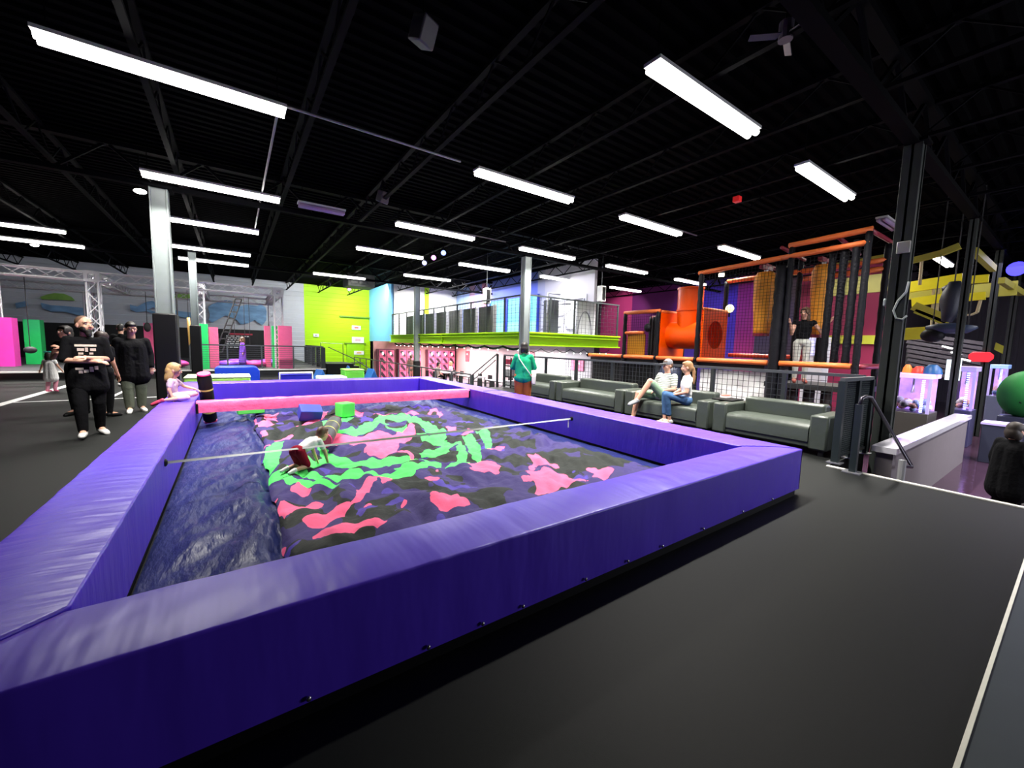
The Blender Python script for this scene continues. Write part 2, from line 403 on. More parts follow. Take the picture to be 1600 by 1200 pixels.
column(8.32, 1.76, -.8, 4.62, .21, darkcol, 'large dark grey column with small boxes beside the stair gate')
for x, l in ((13.6, 'first dark post of the ropes course, right of the big column'), (18, 'second dark post of the ropes course, behind the red sign'), (23, 'third dark post of the ropes course, at the far right')):
    column(x, 1.76, -.8, 4.6, {13.6: .13, 18: .15, 23: .18}[x], darkcol, l)

# ================================================================ THE AIRBAG PIT
HP = .494
def vinyl(name, base, stretch, rough=.40, bs=5):
    """padded vinyl cover: fine wrinkles across the pad"""
    m = mat(name, base, rough, noise_amt=.08, noise_scale=3, bump=.55, bump_scale=bs, stretch=stretch, spec=.75)
    return m
PUR = (.105, .038, .74)
vin_x = vinyl('purple_vinyl', PUR, (1.2, .22, .3), bs=4); vin_y = vinyl('purple_vinyl_side', PUR, (.14, 1.2, .25), bs=8)
def pad_mesh(corners, inner_is_right, z0, z1, nl, axis, amp=.006):
    """mitred padded bar: corners = outer start, outer end, inner end, inner start (xy); rounded edges, gentle wrinkles."""
    o0, o1, i1, i0 = [Vector((*c, 0)) for c in corners]
    prof = []                                   # (t across 0 outer..1 inner, z)
    r = .014
    prof += [(0, z0), (0, z0+.12), (0, z0+.24), (0, z1-r), (.008, z1-r*.35), (.03, z1)]
    prof += [(.2, z1+.004), (.35, z1+.008), (.5, z1+.01), (.65, z1+.008), (.8, z1+.004)]
    prof += [(.97, z1), (.992, z1-r*.35), (1, z1-r), (1, z0+.24), (1, z0+.12), (1, z0)]
    b = MB(); k = len(prof)
    def fn(u, v):
        i = min(k-1, int(round(v*(k-1)))); t, z = prof[i]
        a = o0.lerp(o1, u); c = i0.lerp(i1, u); p = a.lerp(c, t)
        s = u*(o1-o0).length
        w = noise.noise(Vector((s*4.5, t*1.2+z*2, axis*7.3)))*.6 + noise.noise(Vector((s*9+z*6, t*2, 3+axis)))*.4
        edge = min(1, min(u, 1-u)*18)
        if 4 < i < k-5: p.z = z + w*amp*1.2*edge
        else:
            p.z = z; d = (a-c).normalized() * (w*amp*1.6*edge)
            if 0 < i < k-1: p += d if t < .5 else -d
        return p
    b.grid(fn, nl, k-1)
    n0 = len(b.v) - (nl+1)*k
    b.f.append(tuple(range(k))); b.m.append(0); b.f.append(tuple(reversed(range(nl*k, nl*k+k)))); b.m.append(0)
    return b
XO0, XO1, YO0, YO1 = -.96, 4.93, 1.655, 11.70
XI0, XI1, YI0, YI1 = -.53, 4.44, 2.06, 11.15
g_ = .004
def pitwall(label, corners, axis, m, nl):
    cx = sum(c[0] for c in corners)/4; cy = sum(c[1] for c in corners)/4
    t = thing('padded_pit_wall', label, 'padded wall', (cx, cy, 0), 'purple padded walls of the air bag pit')
    o = pad_mesh(corners, True, .06, HP, nl, axis).build('vinyl_cover', m, t, smooth=True); wn_ = o.modifiers.new('wn', 'WEIGHTED_NORMAL'); wn_.weight = 90
    q = [Vector((*c, 0)).lerp(Vector((cx, cy, 0)), .03) for c in corners]
    MB().prism([(v.x, v.y) for v in q], 'Z', 0, .08).build('base_frame', blackpad, t)
    return t
wn = pitwall('purple padded pit wall nearest the camera, bolted along its foot', [(XO0, YO0), (XO1, YO0), (XI1-g_, YI0-g_), (XI0+g_, YI0-g_)], 0, vin_x, 150)
wl = pitwall('purple padded pit wall at left, with the blond child sitting on it', [(XO0-g_, YO0+g_), (XO0-g_, YO1-g_), (XI0-g_, YI1+g_), (XI0-g_, YI0+g_)], 1, vin_y, 220)
wr = pitwall('purple padded pit wall at right, in front of the sofas', [(XO1+g_, YO0+g_), (XO1+g_, YO1-g_), (XI1+g_, YI1+g_), (XI1+g_, YI0+g_)], 2, vin_y, 220)
wf = pitwall('purple padded pit wall farthest away, behind the pink beam', [(XO0, YO1), (XO1, YO1), (XI1-g_, YI1+g_), (XI0+g_, YI1+g_)], 3, vin_x, 130)
bolt_m = mat('zinc_bolt', (.7, .7, .68), .25, .9)
for bx in [v for v in ((4.264, 1.594, 0.06)[0], (3.687, 1.603, 0.06)[0], (3.046, 1.599, 0.06)[0], (2.509, 1.606, 0.06)[0], (2.128, 1.591, 0.06)[0], (1.734, 1.59, 0.06)[0], (1.256, 1.588, 0.06)[0], (0.705, 1.602, 0.06)[0], 1.0, .2, -.5)]:
    MB().ell((bx, YO0-.012, .085), (.011, .008, .011), n=8, k=6).build('bolt', bolt_m, wn, smooth=True)
# dark seam strip with eyelets where the cover folds, on the right wall
for k, yy in enumerate((6.9, 7.5)):
    MB().box((XI1+.02, yy, HP+.006), (XO1-.02, yy+.012, HP+.014)).build('cover_seam', mat('dark_purple_seam', (.04, .02, .22), .5), wr)

# pink balance beam across the pit
t = thing('balance_beam', 'pink vinyl padded beam spanning the far part of the pit', 'beam', ((XI0+XI1)/2, 8.16, .30))
bb = MB()
def bf(u, v):
    ang = [(0,0),(0,.5),(0,.93),(.07,1),(.5,1.0),(.93,1),(1,.93),(1,.5),(1,0),(.5,0),(0,0)][int(round(v*10))]
    x = XI0+.006+u*(XI1-XI0-.012); w = noise.noise(Vector((x*7, ang[0]*2+ang[1]*3, 1)))*.008*min(1, min(u, 1-u)*20)
    return Vector((x, 8.07+ang[0]*.2 - (w if ang[0] < .5 else 0), .30+ang[1]*.185 + (w if ang[1] > .9 else 0)))
bb.grid(bf, 120, 10); bb.build('vinyl_cover', pinkv, t, smooth=True)
MB().box((XI0+.004, 8.06, .29), (XI0+.03, 8.28, .45)).box((XI1-.03, 8.06, .29), (XI1-.004, 8.28, .45)).build('end_bracket', blackpad, t)

# ---------------------------------------------------------------- the air bag
PINK = [
 [(0.371, 8.416), (0.485, 8.45), (0.571, 8.596), (0.641, 8.504), (0.575, 8.138), (0.556, 7.734), (0.473, 7.699), (0.412, 8.05)], [(0.206, 8.154), (0.294, 8.028), (0.343, 7.615), (0.502, 7.317), (0.409, 7.227), (0.277, 7.125), (0.256, 7.375)],
 [(1.21, 8.34), (1.524, 8.6), (1.351, 8.02), (1.209, 7.647), (1.056, 7.641)], [(1.924, 8.342), (2.042, 8.136), (1.957, 7.626), (1.81, 7.792)], [(-0.025, 7.013), (0.037, 7.356), (0.198, 7.206), (0.172, 7.029), (0.072, 6.962), (-0.007, 6.718)],
 [(0.01, 6.548), (0.144, 6.748), (0.171, 6.677), (0.117, 6.438), (0.026, 6.386)], [(0.278, 6.509), (0.34, 6.586), (0.346, 6.365), (0.28, 6.349)], [(0.096, 5.926), (0.177, 6.062), (0.358, 5.962), (0.338, 5.792), (0.215, 5.731), (0.116, 5.744)],
 [(0.066, 5.651), (0.205, 5.494), (0.124, 5.463), (0.056, 5.54)], [(0.126, 5.279), (0.198, 5.347), (0.201, 5.237), (0.138, 5.189)], [(0.391, 6.186), (0.587, 6.342), (0.669, 6.275), (0.526, 6.112), (0.411, 6.076)],
 [(0.755, 7.046), (0.959, 7.297), (1.161, 7.505), (1.307, 7.464), (0.962, 7.148), (0.806, 6.82)], [(0.056, 4.807), (0.103, 4.751), (0.193, 4.614), (0.149, 4.531), (0.085, 4.595)], [(-0.05, 4.087), (0.003, 4.295), (0.028, 4.327), (0.033, 4.232), (-0.01, 4.084)],
 [(0.175, 3.717), (0.233, 3.816), (0.274, 3.819), (0.239, 3.735), (0.19, 3.689)], [(0.392, 4.087), (0.452, 4.148), (0.525, 3.893), (0.486, 3.799), (0.445, 3.875), (0.395, 3.993)], [(0.224, 3.614), (0.295, 3.72), (0.413, 3.611), (0.571, 3.612), (0.584, 3.545), (0.502, 3.482), (0.361, 3.461), (0.28, 3.314), (0.243, 3.368), (0.215, 3.483)],
 [(0.368, 3.245), (0.493, 3.279), (0.637, 3.364), (0.768, 3.396), (0.832, 3.558), (0.935, 3.812), (1.079, 3.957), (1.139, 3.948), (1.087, 3.822), (0.956, 3.613), (0.829, 3.437), (0.73, 3.343), (0.658, 3.179), (0.61, 3.225), (0.45, 3.075), (0.402, 3.104)],
 [(1.119, 3.933), (1.253, 3.828), (1.218, 3.744), (1.146, 3.761)], [(0.958, 5.726), (1.158, 6.032), (1.402, 5.956), (1.606, 6.044), (1.862, 5.943), (1.903, 5.629), (2.098, 5.638), (2.258, 5.794), (2.014, 5.35), (1.754, 5.19), (1.619, 5.17), (1.37, 4.875), (1.235, 4.795), (1.365, 5.219), (1.192, 5.5), (0.963, 5.534)],
 [(1.447, 5.219), (1.799, 5.742), (2.065, 5.959), (2.362, 6.203), (2.258, 5.794), (2.087, 5.417), (1.879, 5.424), (1.65, 4.884), (1.409, 4.62), (1.234, 4.72)], [(0.389, 2.87), (0.502, 2.944), (0.724, 3.011), (0.771, 2.921), (0.89, 2.848), (0.858, 2.823), (0.648, 2.787), (0.542, 2.775), (0.39, 2.808)],
 [(0.1, 2.942), (0.176, 3.015), (0.235, 3.043), (0.239, 2.926), (0.214, 2.802), (0.178, 2.676), (0.072, 2.683)], [(2.072, 7.568), (2.357, 7.521), (2.384, 7.32), (2.085, 7.204)], [(0.861, 3.358), (0.887, 3.394), (0.91, 3.368), (0.902, 3.315), (0.876, 3.292), (0.856, 3.312)],
 [(2.33, 7.631), (2.463, 7.468), (2.657, 7.67), (2.703, 7.349), (2.972, 7.216), (2.915, 6.962), (2.745, 7.047), (2.596, 7.402)], [(3.144, 7.431), (3.393, 7.566), (3.226, 6.899), (3.092, 6.783), (3.211, 7.195), (3.019, 7.096)], [(2.874, 6.08), (3.07, 6.053), (2.926, 5.767), (2.76, 5.719)],
 [(2.809, 5.374), (3.029, 5.577), (3.024, 5.384), (2.844, 5.235)], [(2.657, 4.363), (2.897, 4.508), (3.012, 4.425), (2.781, 4.249)], [(2.387, 4.025), (2.48, 3.995), (2.403, 3.941)], [(2.133, 3.953), (2.227, 3.935), (2.419, 3.755), (2.342, 3.537), (2.228, 3.422), (2.127, 3.482), (2.062, 3.638), (2.043, 3.711), (2.134, 3.785)],
 [(1.566, 3.753), (1.632, 3.743), (1.682, 3.657), (1.584, 3.554), (1.541, 3.631)], [(1.796, 4.013), (1.85, 4.048), (1.781, 3.894), (1.758, 3.907)], [(1.299, 3.074), (1.374, 3.148), (1.492, 3.14), (1.548, 3.192), (1.611, 3.111), (1.576, 2.966), (1.579, 2.829), (1.417, 2.801), (1.289, 2.81), (1.308, 2.884), (1.284, 2.971)],
 [(1.122, 3.22), (1.168, 3.252), (1.188, 3.228), (1.113, 3.156)], [(2.983, 3.964), (2.976, 3.805), (3.09, 3.904), (3.041, 3.652), (3.078, 3.446), (2.993, 3.321), (2.861, 3.431), (2.873, 3.564), (2.63, 3.369), (2.684, 3.5), (2.862, 3.642)],
 [(2.537, 3.361), (2.691, 3.334), (2.842, 3.408), (2.844, 3.245), (2.933, 3.161), (2.833, 2.952), (2.958, 2.823), (2.836, 2.814), (2.704, 2.813), (2.26, 2.788), (2.401, 3.044)], [(2.339, 3.161), (2.43, 3.162), (2.401, 3.044), (2.305, 3.075)], [(3.22, 3.156), (3.383, 3.164), (3.397, 3.054), (3.35, 2.826), (3.208, 2.789), (3.019, 2.815), (3.208, 3.033)],
 [(1.599, 4.913), (1.776, 4.771), (1.73, 4.363), (1.714, 4.446), (1.708, 4.644), (1.608, 4.7)], [(1.153, 3.941), (1.254, 3.854), (1.198, 3.731), (1.12, 3.777)], [(0.796, 2.847), (0.904, 2.855), (0.867, 2.775), (0.757, 2.787)]]
GREEN = [
 [(0.274, 5.574), (0.401, 5.938), (0.495, 5.981), (0.425, 5.571), (0.364, 5.216), (0.341, 4.823), (0.241, 4.729), (0.238, 5.077)],
 [(0.606, 5.19), (0.664, 5.119), (0.692, 4.956), (0.763, 4.88), (0.821, 5.029), (0.859, 5.592), (0.914, 5.47), (0.894, 5.144), (0.964, 4.949), (1.069, 4.705), (1.264, 4.629), (1.374, 4.567), (1.701, 4.569), (1.787, 4.481), (1.621, 4.353), (1.317, 4.323), (1.096, 4.323), (0.952, 4.406), (0.738, 4.531), (0.591, 4.808), (0.628, 4.853), (0.562, 4.96)],
 [(0.216, 4.545), (0.309, 4.689), (0.366, 4.686), (0.392, 4.497), (0.485, 4.203), (0.606, 4.081), (0.788, 3.924), (0.522, 3.972), (0.442, 4.178), (0.334, 4.475)], [(0.432, 4.758), (0.55, 4.733), (0.647, 4.347), (0.827, 4.186), (0.857, 4.114), (0.785, 4.051), (0.621, 4.174), (0.527, 4.486)],
 [(0.854, 4.171), (1.028, 4.182), (1.25, 3.995), (1.479, 4.069), (1.679, 4.114), (1.428, 3.834), (1.22, 3.901), (1.098, 4.027), (0.916, 3.974), (0.855, 4.036)], [(1.183, 7.181), (1.335, 7.336), (1.396, 6.997), (1.538, 7.313), (1.698, 7.315), (1.455, 7.041), (1.288, 6.698), (1.238, 6.218), (0.994, 5.706), (0.872, 5.677), (0.968, 6.026), (1.118, 6.402)],
 [(1.271, 6.382), (1.4, 6.778), (1.532, 6.502), (1.906, 6.964), (2.207, 7.229), (2.641, 7.1), (2.408, 6.472), (1.946, 6.637), (1.732, 6.33), (1.414, 6.007), (1.298, 6.186)],
 [(2.19, 6.899), (2.384, 7.229), (2.644, 7.19), (2.632, 6.756), (2.75, 6.531), (2.704, 6.024), (2.691, 5.69), (2.476, 5.206), (2.406, 5.356), (2.45, 5.754), (2.453, 6.156), (2.385, 6.484), (2.384, 6.882), (2.149, 6.683)],
 [(2.081, 6.641), (2.174, 6.593), (2.272, 6.251), (2.109, 5.873), (1.98, 6.005), (1.94, 6.355)], [(2.241, 5.56), (2.326, 5.288), (2.425, 5.02), (2.386, 4.84), (2.159, 4.513), (1.946, 4.469), (1.846, 4.526), (1.893, 4.747), (2.217, 4.933), (2.214, 5.033), (2.17, 5.264)],
 [(2.443, 4.907), (2.602, 4.975), (2.386, 4.385), (2.19, 4.1), (2.109, 4.146), (2.266, 4.369)], [(2.754, 5.167), (2.887, 5.212), (2.861, 4.996), (2.604, 4.437), (2.338, 3.979), (2.353, 4.159), (2.515, 4.578)], [(3.084, 5.416), (3.255, 5.457), (3.244, 5.266), (2.995, 4.813), (2.755, 4.444), (2.677, 4.397), (2.876, 4.772), (3.067, 5.236)],
 [(1.454, 4.413), (1.605, 4.362), (1.82, 4.462), (1.851, 4.294), (1.934, 4.21), (1.855, 4.079), (1.618, 4.149), (1.383, 4.094), (1.328, 4.188)], [(1.222, 4.011), (1.378, 3.978), (1.557, 3.993), (1.793, 4.115), (1.457, 3.961), (1.308, 3.822), (1.177, 3.862)], [(1.93, 4.071), (2.079, 4.127), (2.239, 4.072), (2.132, 3.989), (1.995, 3.999)], [(2.258, 5.794), (2.343, 5.624), (2.365, 5.378), (2.445, 5.114), (2.327, 5.125), (2.186, 5.363)]]
DARK = [[(0.378, 4.739), (0.462, 4.69), (0.521, 4.49), (0.602, 4.238), (0.784, 4.042), (0.682, 4.036), (0.549, 4.165), (0.467, 4.398)], [(0.698, 4.779), (0.894, 4.516), (1.093, 4.312), (1.314, 4.311), (1.533, 4.319), (1.469, 4.138), (1.252, 4.11), (1.055, 4.166), (0.848, 4.287), (0.714, 4.483)], [(1.248, 6.612), (1.546, 6.994), (1.599, 6.891), (1.519, 6.549), (1.278, 6.416)], [(1.759, 6.25), (2.061, 6.577), (2.314, 6.521), (2.206, 6.215), (1.966, 6.274), (1.723, 5.958)],
 [(2.104, 4.42), (2.386, 4.84), (2.553, 4.929), (2.24, 4.384), (2.049, 4.108), (1.963, 4.121)], [(2.598, 4.977), (2.775, 5.156), (2.515, 4.578), (2.32, 4.101), (2.179, 4.019), (2.369, 4.395)], [(2.904, 5.144), (3.095, 5.283), (2.718, 4.465), (2.411, 3.9), (2.33, 3.947), (2.608, 4.435)], [(2.162, 7.079), (2.263, 6.862), (2.457, 6.681), (2.476, 6.215), (2.449, 5.629), (2.355, 5.843), (2.237, 6.227), (2.027, 6.64)], [(1.605, 4.362), (1.718, 4.407), (1.838, 4.265), (1.639, 4.204), (1.434, 4.19), (1.404, 4.26)], [(2.195, 5.044), (2.311, 4.881), (2.115, 4.756), (2.005, 4.862)]]
BX0, BX1, BY0, BY1 = .24, 3.86, 2.2, 8.55
def sdf(px, py, poly):
    d = 1e9; ins = False; n = len(poly); j = n-1
    for i in range(n):
        ax, ay = poly[i]; bx, by = poly[j]
        ex, ey = bx-ax, by-ay; wx, wy = px-ax, py-ay
        h = max(0, min(1, (wx*ex+wy*ey)/(ex*ex+ey*ey+1e-12)))
        d = min(d, (wx-ex*h)**2 + (wy-ey*h)**2)
        if (ay > py) != (by > py) and px < (bx-ax)*(py-ay)/(by-ay)+ax: ins = not ins
        j = i
    d = math.sqrt(d); return d if ins else -d
def bagz(x, y):
    e = min(x-XI0, XI1-x, y-YI0, YI1-y)
    f = max(0, min(1, e/.6))
    m = .03 + .05*f + .035*noise.noise(Vector((x*.8, y*.8, 0)))
    fold = abs(noise.noise(Vector((x*1.9+y*.6, y*1.7-x*.4, 2))))*.10 + abs(noise.noise(Vector((x*4.2-y, y*3.4+x, 5))))*.05 + abs(noise.noise(Vector(((x*.5+y*.87)*1.3, (x*.87-y*.5)*4.5, 11))))*.09
    fold += abs(noise.noise(Vector((x*9, y*8, 9))))*.022
    return m + fold*f
def bag_edge(y, side):
    return (BX0 + .07*noise.noise(Vector((y*.9, 0, 1))) + .03*noise.noise(Vector((y*3, 0, 4)))) if side == 0 else (BX1 + .12*noise.noise(Vector((y*.8, 0, 7))) - max(0, y-5.5)*.12 + max(0, 3.6-y)*.25)
bagroot = thing('air_bag', 'landing air bag with pink, green and purple camouflage cover filling the pit', 'air bag', ((XI0+XI1)/2, 6.5, .0))
NU, NV = 130, 210
bb = MB()
def bfn(u, v):
    y = BY0 + (BY1-BY0)*v + .25*noise.noise(Vector((u*3, 0, 8)))*(v > .97)
    x = bag_edge(y, 0)*(1-u) + bag_edge(y, 1)*u
    f = min(1, min(u, 1-u, 1-v)*22)
    return Vector((x, y, bagz(x, y) + .018*f + (.0 if f > 0 else -.03)))
bb.grid(bfn, NU, NV)
bbox = [(min(p[0] for p in q), min(p[1] for p in q), max(p[0] for p in q), max(p[1] for p in q)) for q in PINK+GREEN]
def fields(v):
    x, y, _ = v; jx = x + .03*noise.noise(Vector((x*9, y*9, 0))); jy = y + .05*noise.noise(Vector((x*9, y*9, 4)))
    p = -.3; g = -.3
    for i, q in enumerate(PINK+GREEN):
        b0 = bbox[i]
        if jx < b0[0]-.3 or jx > b0[2]+.3 or jy < b0[1]-.3 or jy > b0[3]+.3: continue
        d = sdf(jx, jy, q)
        if i < len(PINK): p = max(p, d)
        else: g = max(g, d)
    for q in DARK: g = min(g, -sdf(jx, jy, q))
    return p, g
def bag_material():
    m = bpy.data.materials.new('camouflage_cloth'); m.use_nodes = True; N = m.node_tree.nodes; L = m.node_tree.links
    b = N['Principled BSDF']; b.inputs['Roughness'].default_value = .7; b.inputs['Specular IOR Level'].default_value = .25
    tc = N.new('ShaderNodeTexCoord')
    def nz(s, off, det=2):
        mp = N.new('ShaderNodeMapping'); mp.inputs['Location'].default_value = (off, off*.7, 0); L.new(tc.outputs['Object'], mp.inputs[0])
        n = N.new('ShaderNodeTexNoise'); n.inputs['Scale'].default_value = s; n.inputs['Detail'].default_value = det; L.new(mp.outputs[0], n.inputs[0]); return n.outputs['Fac']
    def gt(src, th):
        g = N.new('ShaderNodeMath'); g.operation = 'GREATER_THAN'; L.new(src, g.inputs[0]); g.inputs[1].default_value = th; return g.outputs[0]
    def mix(f, a, c):
        x = N.new('ShaderNodeMix'); x.data_type = 'RGBA'; L.new(f, x.inputs['Factor'])
        if isinstance(a, tuple): x.inputs['A'].default_value = (*a, 1)
        else: L.new(a, x.inputs['A'])
        x.inputs['B'].default_value = (*c, 1); return x.outputs['Result']
    c = mix(gt(nz(1.9, 0), .52), (.038, .026, .135), (.014, .018, .0155))
    c = mix(gt(nz(2.4, 9), .66), c, (.07, .045, .33))
    at = N.new('ShaderNodeAttribute'); at.attribute_name = 'green_field'; c = mix(gt(at.outputs['Fac'], -.018), c, (.085, .72, .135))
    at = N.new('ShaderNodeAttribute'); at.attribute_name = 'pink_field'; c = mix(gt(at.outputs['Fac'], 0), c, (.95, .13, .28))
    L.new(c, b.inputs['Base Color'])
    bp = N.new('ShaderNodeBump'); bp.inputs['Strength'].default_value = .5; bp.inputs['Distance'].default_value = .02; L.new(nz(14, 3, 4), bp.inputs['Height']); L.new(bp.outputs[0], b.inputs['Normal'])
    return m
fl_ = [fields(v) for v in bb.v]
o = bb.build('camouflage_cover', bag_material(), bagroot, smooth=True, fix=False)
for k, nm in enumerate(('pink_field', 'green_field')):
    a = o.data.attributes.new(nm, 'FLOAT', 'POINT'); a.data.foreach_set('value', [f[k] for f in fl_])
# shiny navy tarpaulin underneath, showing along the walls
tarp = mat('navy_tarpaulin', (.017, .023, .105), .36, noise_amt=.3, noise_scale=3, bump=.6, bump_scale=8, stretch=(2.2, .8, 1), spec=.14)
bb = MB()
def tfn(u, v):
    x = XI0+.005 + (XI1-XI0-.01)*u; y = YI0+.005 + (YI1-YI0-.01)*v
    z = bagz(x, y) - .012 + .004*(1-2*abs(noise.noise(Vector((x*6+y*4, y*2-x*2, 6))))) - (.05 if abs(x-bag_edge(y, 0)) < .07 else 0)
    if bag_edge(y, 0)+.06 < x < bag_edge(y, 1)-.06 and y < BY1-.1: z -= .06
    return Vector((x, y, max(.01, z)))
bb.grid(tfn, 130, 230); bb.build('tarpaulin', tarp, bagroot, smooth=True, fix=False)

# padded sparring sticks
stickm = mat('dark_grey_vinyl', (.05, .055, .06), .5)
def stick(name, label, pts_axis, r, m, tip, loc):
    t = thing(name, label, 'padded stick', loc, None)
    p, q = Vector(pts_axis[0]), Vector(pts_axis[1]); d = (q-p)
    MB().tube([p, p.lerp(q, .04), p.lerp(q, .96), q], [r*.8, r, r, r*.8], 20).build('foam_body', m, t, smooth=False, bevel=.008)
    e = d.normalized()
    MB().tube([q+e*.001, q+e*.02], [r*.97, r*.9], 20).build('pink_end', hotpink, t)
    MB().tube([p-e*.02, p-e*.001], [r*.9, r*.97], 20).build('pink_end', hotpink, t)
    for f in tip:
        c = p.lerp(q, f); MB().tube([c-e*.014, c+e*.014], r*1.035, 20, caps=False).build('yellow_band', yellowband, t)
stick('sparring_stick', 'black padded sparring stick with pink end standing behind the pink beam', ((-.375, 8.66, .07), (-.425, 8.38, .90)), .10, blackpad, (.70, .22), (-.40, 8.5, .07))
za = bagz(.95, 5.35)
stick('sparring_stick', 'grey padded sparring stick with yellow bands lying beside the crawling child', ((1.22, 6.42, .29), (.86, 5.2, .30)), .10, stickm, (.35, .68), (1.0, 5.8, .13))
# strap across the pit
t = thing('tie_strap', 'narrow flat strap stretched across the pit above the air bag', 'strap', (1.95, 4.62, .33))
p, q = Vector((XI0, 4.55, .40)), Vector((XI1, 4.68, .36))
b = MB()
def sf(u, v):
    c = p.lerp(q, u); c.z -= .004*math.sin(PI*u); tw = math.sin(u*PI*3)*.5+.6
    return c + Vector((0, math.sin(tw)*.012*(v-.5)*2, math.cos(tw)*.012*(v-.5)*2))
b.grid(sf, 60, 1); b.grid(lambda u, v: sf(u, v)+Vector((0, .003, .001)), 60, 1)
b.build('webbing', mat('grey_webbing', (.30, .32, .31), .5), t, fix=False)
for c, l in ((p, 'anchor'), (q, 'anchor')):
    MB().ell(c, (.02, .035, .035), n=10, k=6).build('anchor_knob', blackpad, t, smooth=True)
MB().box((XI1-.06, 4.69, .22), (XI1-.045, 4.70, .35)).build('loose_tail', mat('white_tag', (.7, .7, .7), .5), t)
def block(c, s, rz, m, label, tilt=(0, 0)):
    o = MB().obox(c, s, rz, *tilt).build('foam_block', m, bevel=.012); return tag(o, label, 'foam block')
block((1.58, 7.42, bagz(1.58, 7.42)+.16), (.24, .24, .24), .35, blockgreen, 'small green foam cube lying on the air bag')
block((1.02, 7.40, bagz(1.02, 7.4)+.14), (.34, .22, .2), .1, blockblue, 'dark blue foam block half sunk in the air bag', (.5, .1))
block((.22, 8.75, bagz(.22, 8.75)+.09), (.42, .2, .14), .1, blockgreen, 'green foam block just below the pink beam')

# ---------------------------------------------------------------- foam shapes on the floor behind the pit
def softblock(name, lo, hi, m, label, top=None):
    if top is None:
        return tag(MB().box(lo, hi).build(name, m, bevel=.04), label, 'foam block')
    t = thing(name, label, 'foam block', ((lo[0]+hi[0])/2, (lo[1]+hi[1])/2, lo[2]))
    MB().box(lo, (hi[0], hi[1], hi[2]-.05)).build('foam_core', m, t, bevel=.03)
    MB().box((lo[0]-.01, lo[1]-.01, hi[2]-.05), (hi[0]+.01, hi[1]+.01, hi[2])).build('cover_top', top, t, bevel=.02)
    return t
t = thing('foam_arch', 'blue vinyl foam block with rounded corners behind the far pit wall', 'foam block', (.1, 16.9, 0))
MB().prism([(-.55, 0), (.72, 0), (.72, .40), (.66, .52), (.55, .56), (-.45, .56), (-.55, .50)], 'Y', 16.5, 17.4).build('foam_body', royal, t, bevel=.03)
softblock('foam_mat', (-1.10, 13.4, 0), (.36, 14.5, .47), mat('lime_foam', (.35, .72, .10), .5), 'pale lime topped foam mat with a pink corner behind the far pit wall', mat('pale_lime_cover', (.66, .80, .48), .4))
t = thing('foam_bench', 'dark blue foam bench with white rim behind the far pit wall', 'foam block', (1.6, 14.4, 0))
MB().box((1.15, 14.05, 0), (2.0, 14.8, .46)).build('foam_body', mat('indigo_vinyl', (.02, .02, .55), .4), t, bevel=.02)
MB().tube([(1.13, 14.02, .05), (1.13, 14.02, .50), (2.02, 14.02, .50), (2.02, 14.02, .05)], .035, 8).build('white_rim', cream, t, smooth=True)
softblock('foam_mat', (2.10, 13.2, 0), (2.9, 13.95, .42), mat('white_green_cover', (.72, .82, .66), .5), 'low whitish green foam mat right of the dark blue bench')
softblock('foam_tub', (3.0, 14.0, 0), (3.62, 14.7, .58), mat('bright_green_foam', (.16, .70, .06), .5), 'bright green square foam tub between blue foam wedges', mat('bright_green_cover', (.25, .8, .1), .5))
for (x, y, s, rz), l in (((2.45, 15.4, .45, .3), 'blue foam wedge left of the green tub'), ((3.45, 15.6, .55, -.1), 'blue foam wedge behind the green tub'), ((4.0, 14.6, .5, .2), 'blue foam wedge right of the green tub'), ((2.72, 14.5, .34, .9), 'small blue foam wedge touching the green tub on its left')):
    c, s_ = math.cos(rz), math.sin(rz); q = [(-s/2, 0), (s/2, 0), (0, s*1.15)]
    b = MB(); vs_ = [(x + a*c - d*s_, y + a*s_ + d*c, z) for d in (-.25, .25) for a, z in q]
    b.add(vs_, [(0,1,2),(5,4,3),(0,3,4,1),(1,4,5,2),(2,5,3,0)]); tag(b.build('foam_wedge', mat('wedge_blue_vinyl', (.012, .10, .38), .4), bevel=.02), l, 'foam block')

# ================================================================ NINJA COURSE (back left)
struct(MB().box((-14, 19.1, 0), (3.3, 30.9, .3)).build('floor_stage', mat('stage_rubber', (.03, .032, .034), .6)))
struct(MB().box((-14, 19.06, .26), (3.3, 19.1, .31)).build('trim_7', linem))
trussbar = truss_m
def boxtruss(p, q, s, b, step=None):
    p = Vector(p); q = Vector(q); d = (q-p).normalized(); L = (q-p).length
    a = d.cross(Vector((0,0,1)) if abs(d.z) < .9 else Vector((0,1,0))).normalized(); c = a.cross(d)
    h = s/2; off = [a*h+c*h, -a*h+c*h, -a*h-c*h, a*h-c*h]
    for o in off: b.cyl(p+o, q+o, .032, n=6)
    n = max(2, int(L/(step or s*1.25)))
    for f in range(4):
        u, v = off[f], off[(f+1) % 4]
        for i in range(n):
            x, y = (u, v) if i % 2 == 0 else (v, u)
            b.bar(p+d*(L*i/n)+x, p+d*(L*(i+1)/n)+y, .026)
TZ0, TZ1 = 3.37, 3.665
zc = (TZ0+TZ1)/2
tr = thing('truss_frame', 'silver aluminium truss frame of the obstacle course at back left', 'truss', (-4, 20, .3))
for (p, q) in (((-13, 20, zc), (1.75, 20, zc)), ((-13, 25.5, zc), (1.9, 25.5, zc))):
    b = MB(); boxtruss(p, q, .29, b); b.build('cross_truss', trussbar, tr)
for x in (-9.2, -3.95, -1.05, 1.62):
    b = MB(); boxtruss((x, 20.16, zc), (x, 25.35, zc), .27, b); b.build('side_truss', trussbar, tr)
posts = [(-9.2, 20), (-3.95, 20), (-1.05, 20), (1.62, 20), (-10.6, 25.5), (-5.2, 25.5), (-1.3, 25.5), (1.75, 25.5), (-7.0, 22.4)]
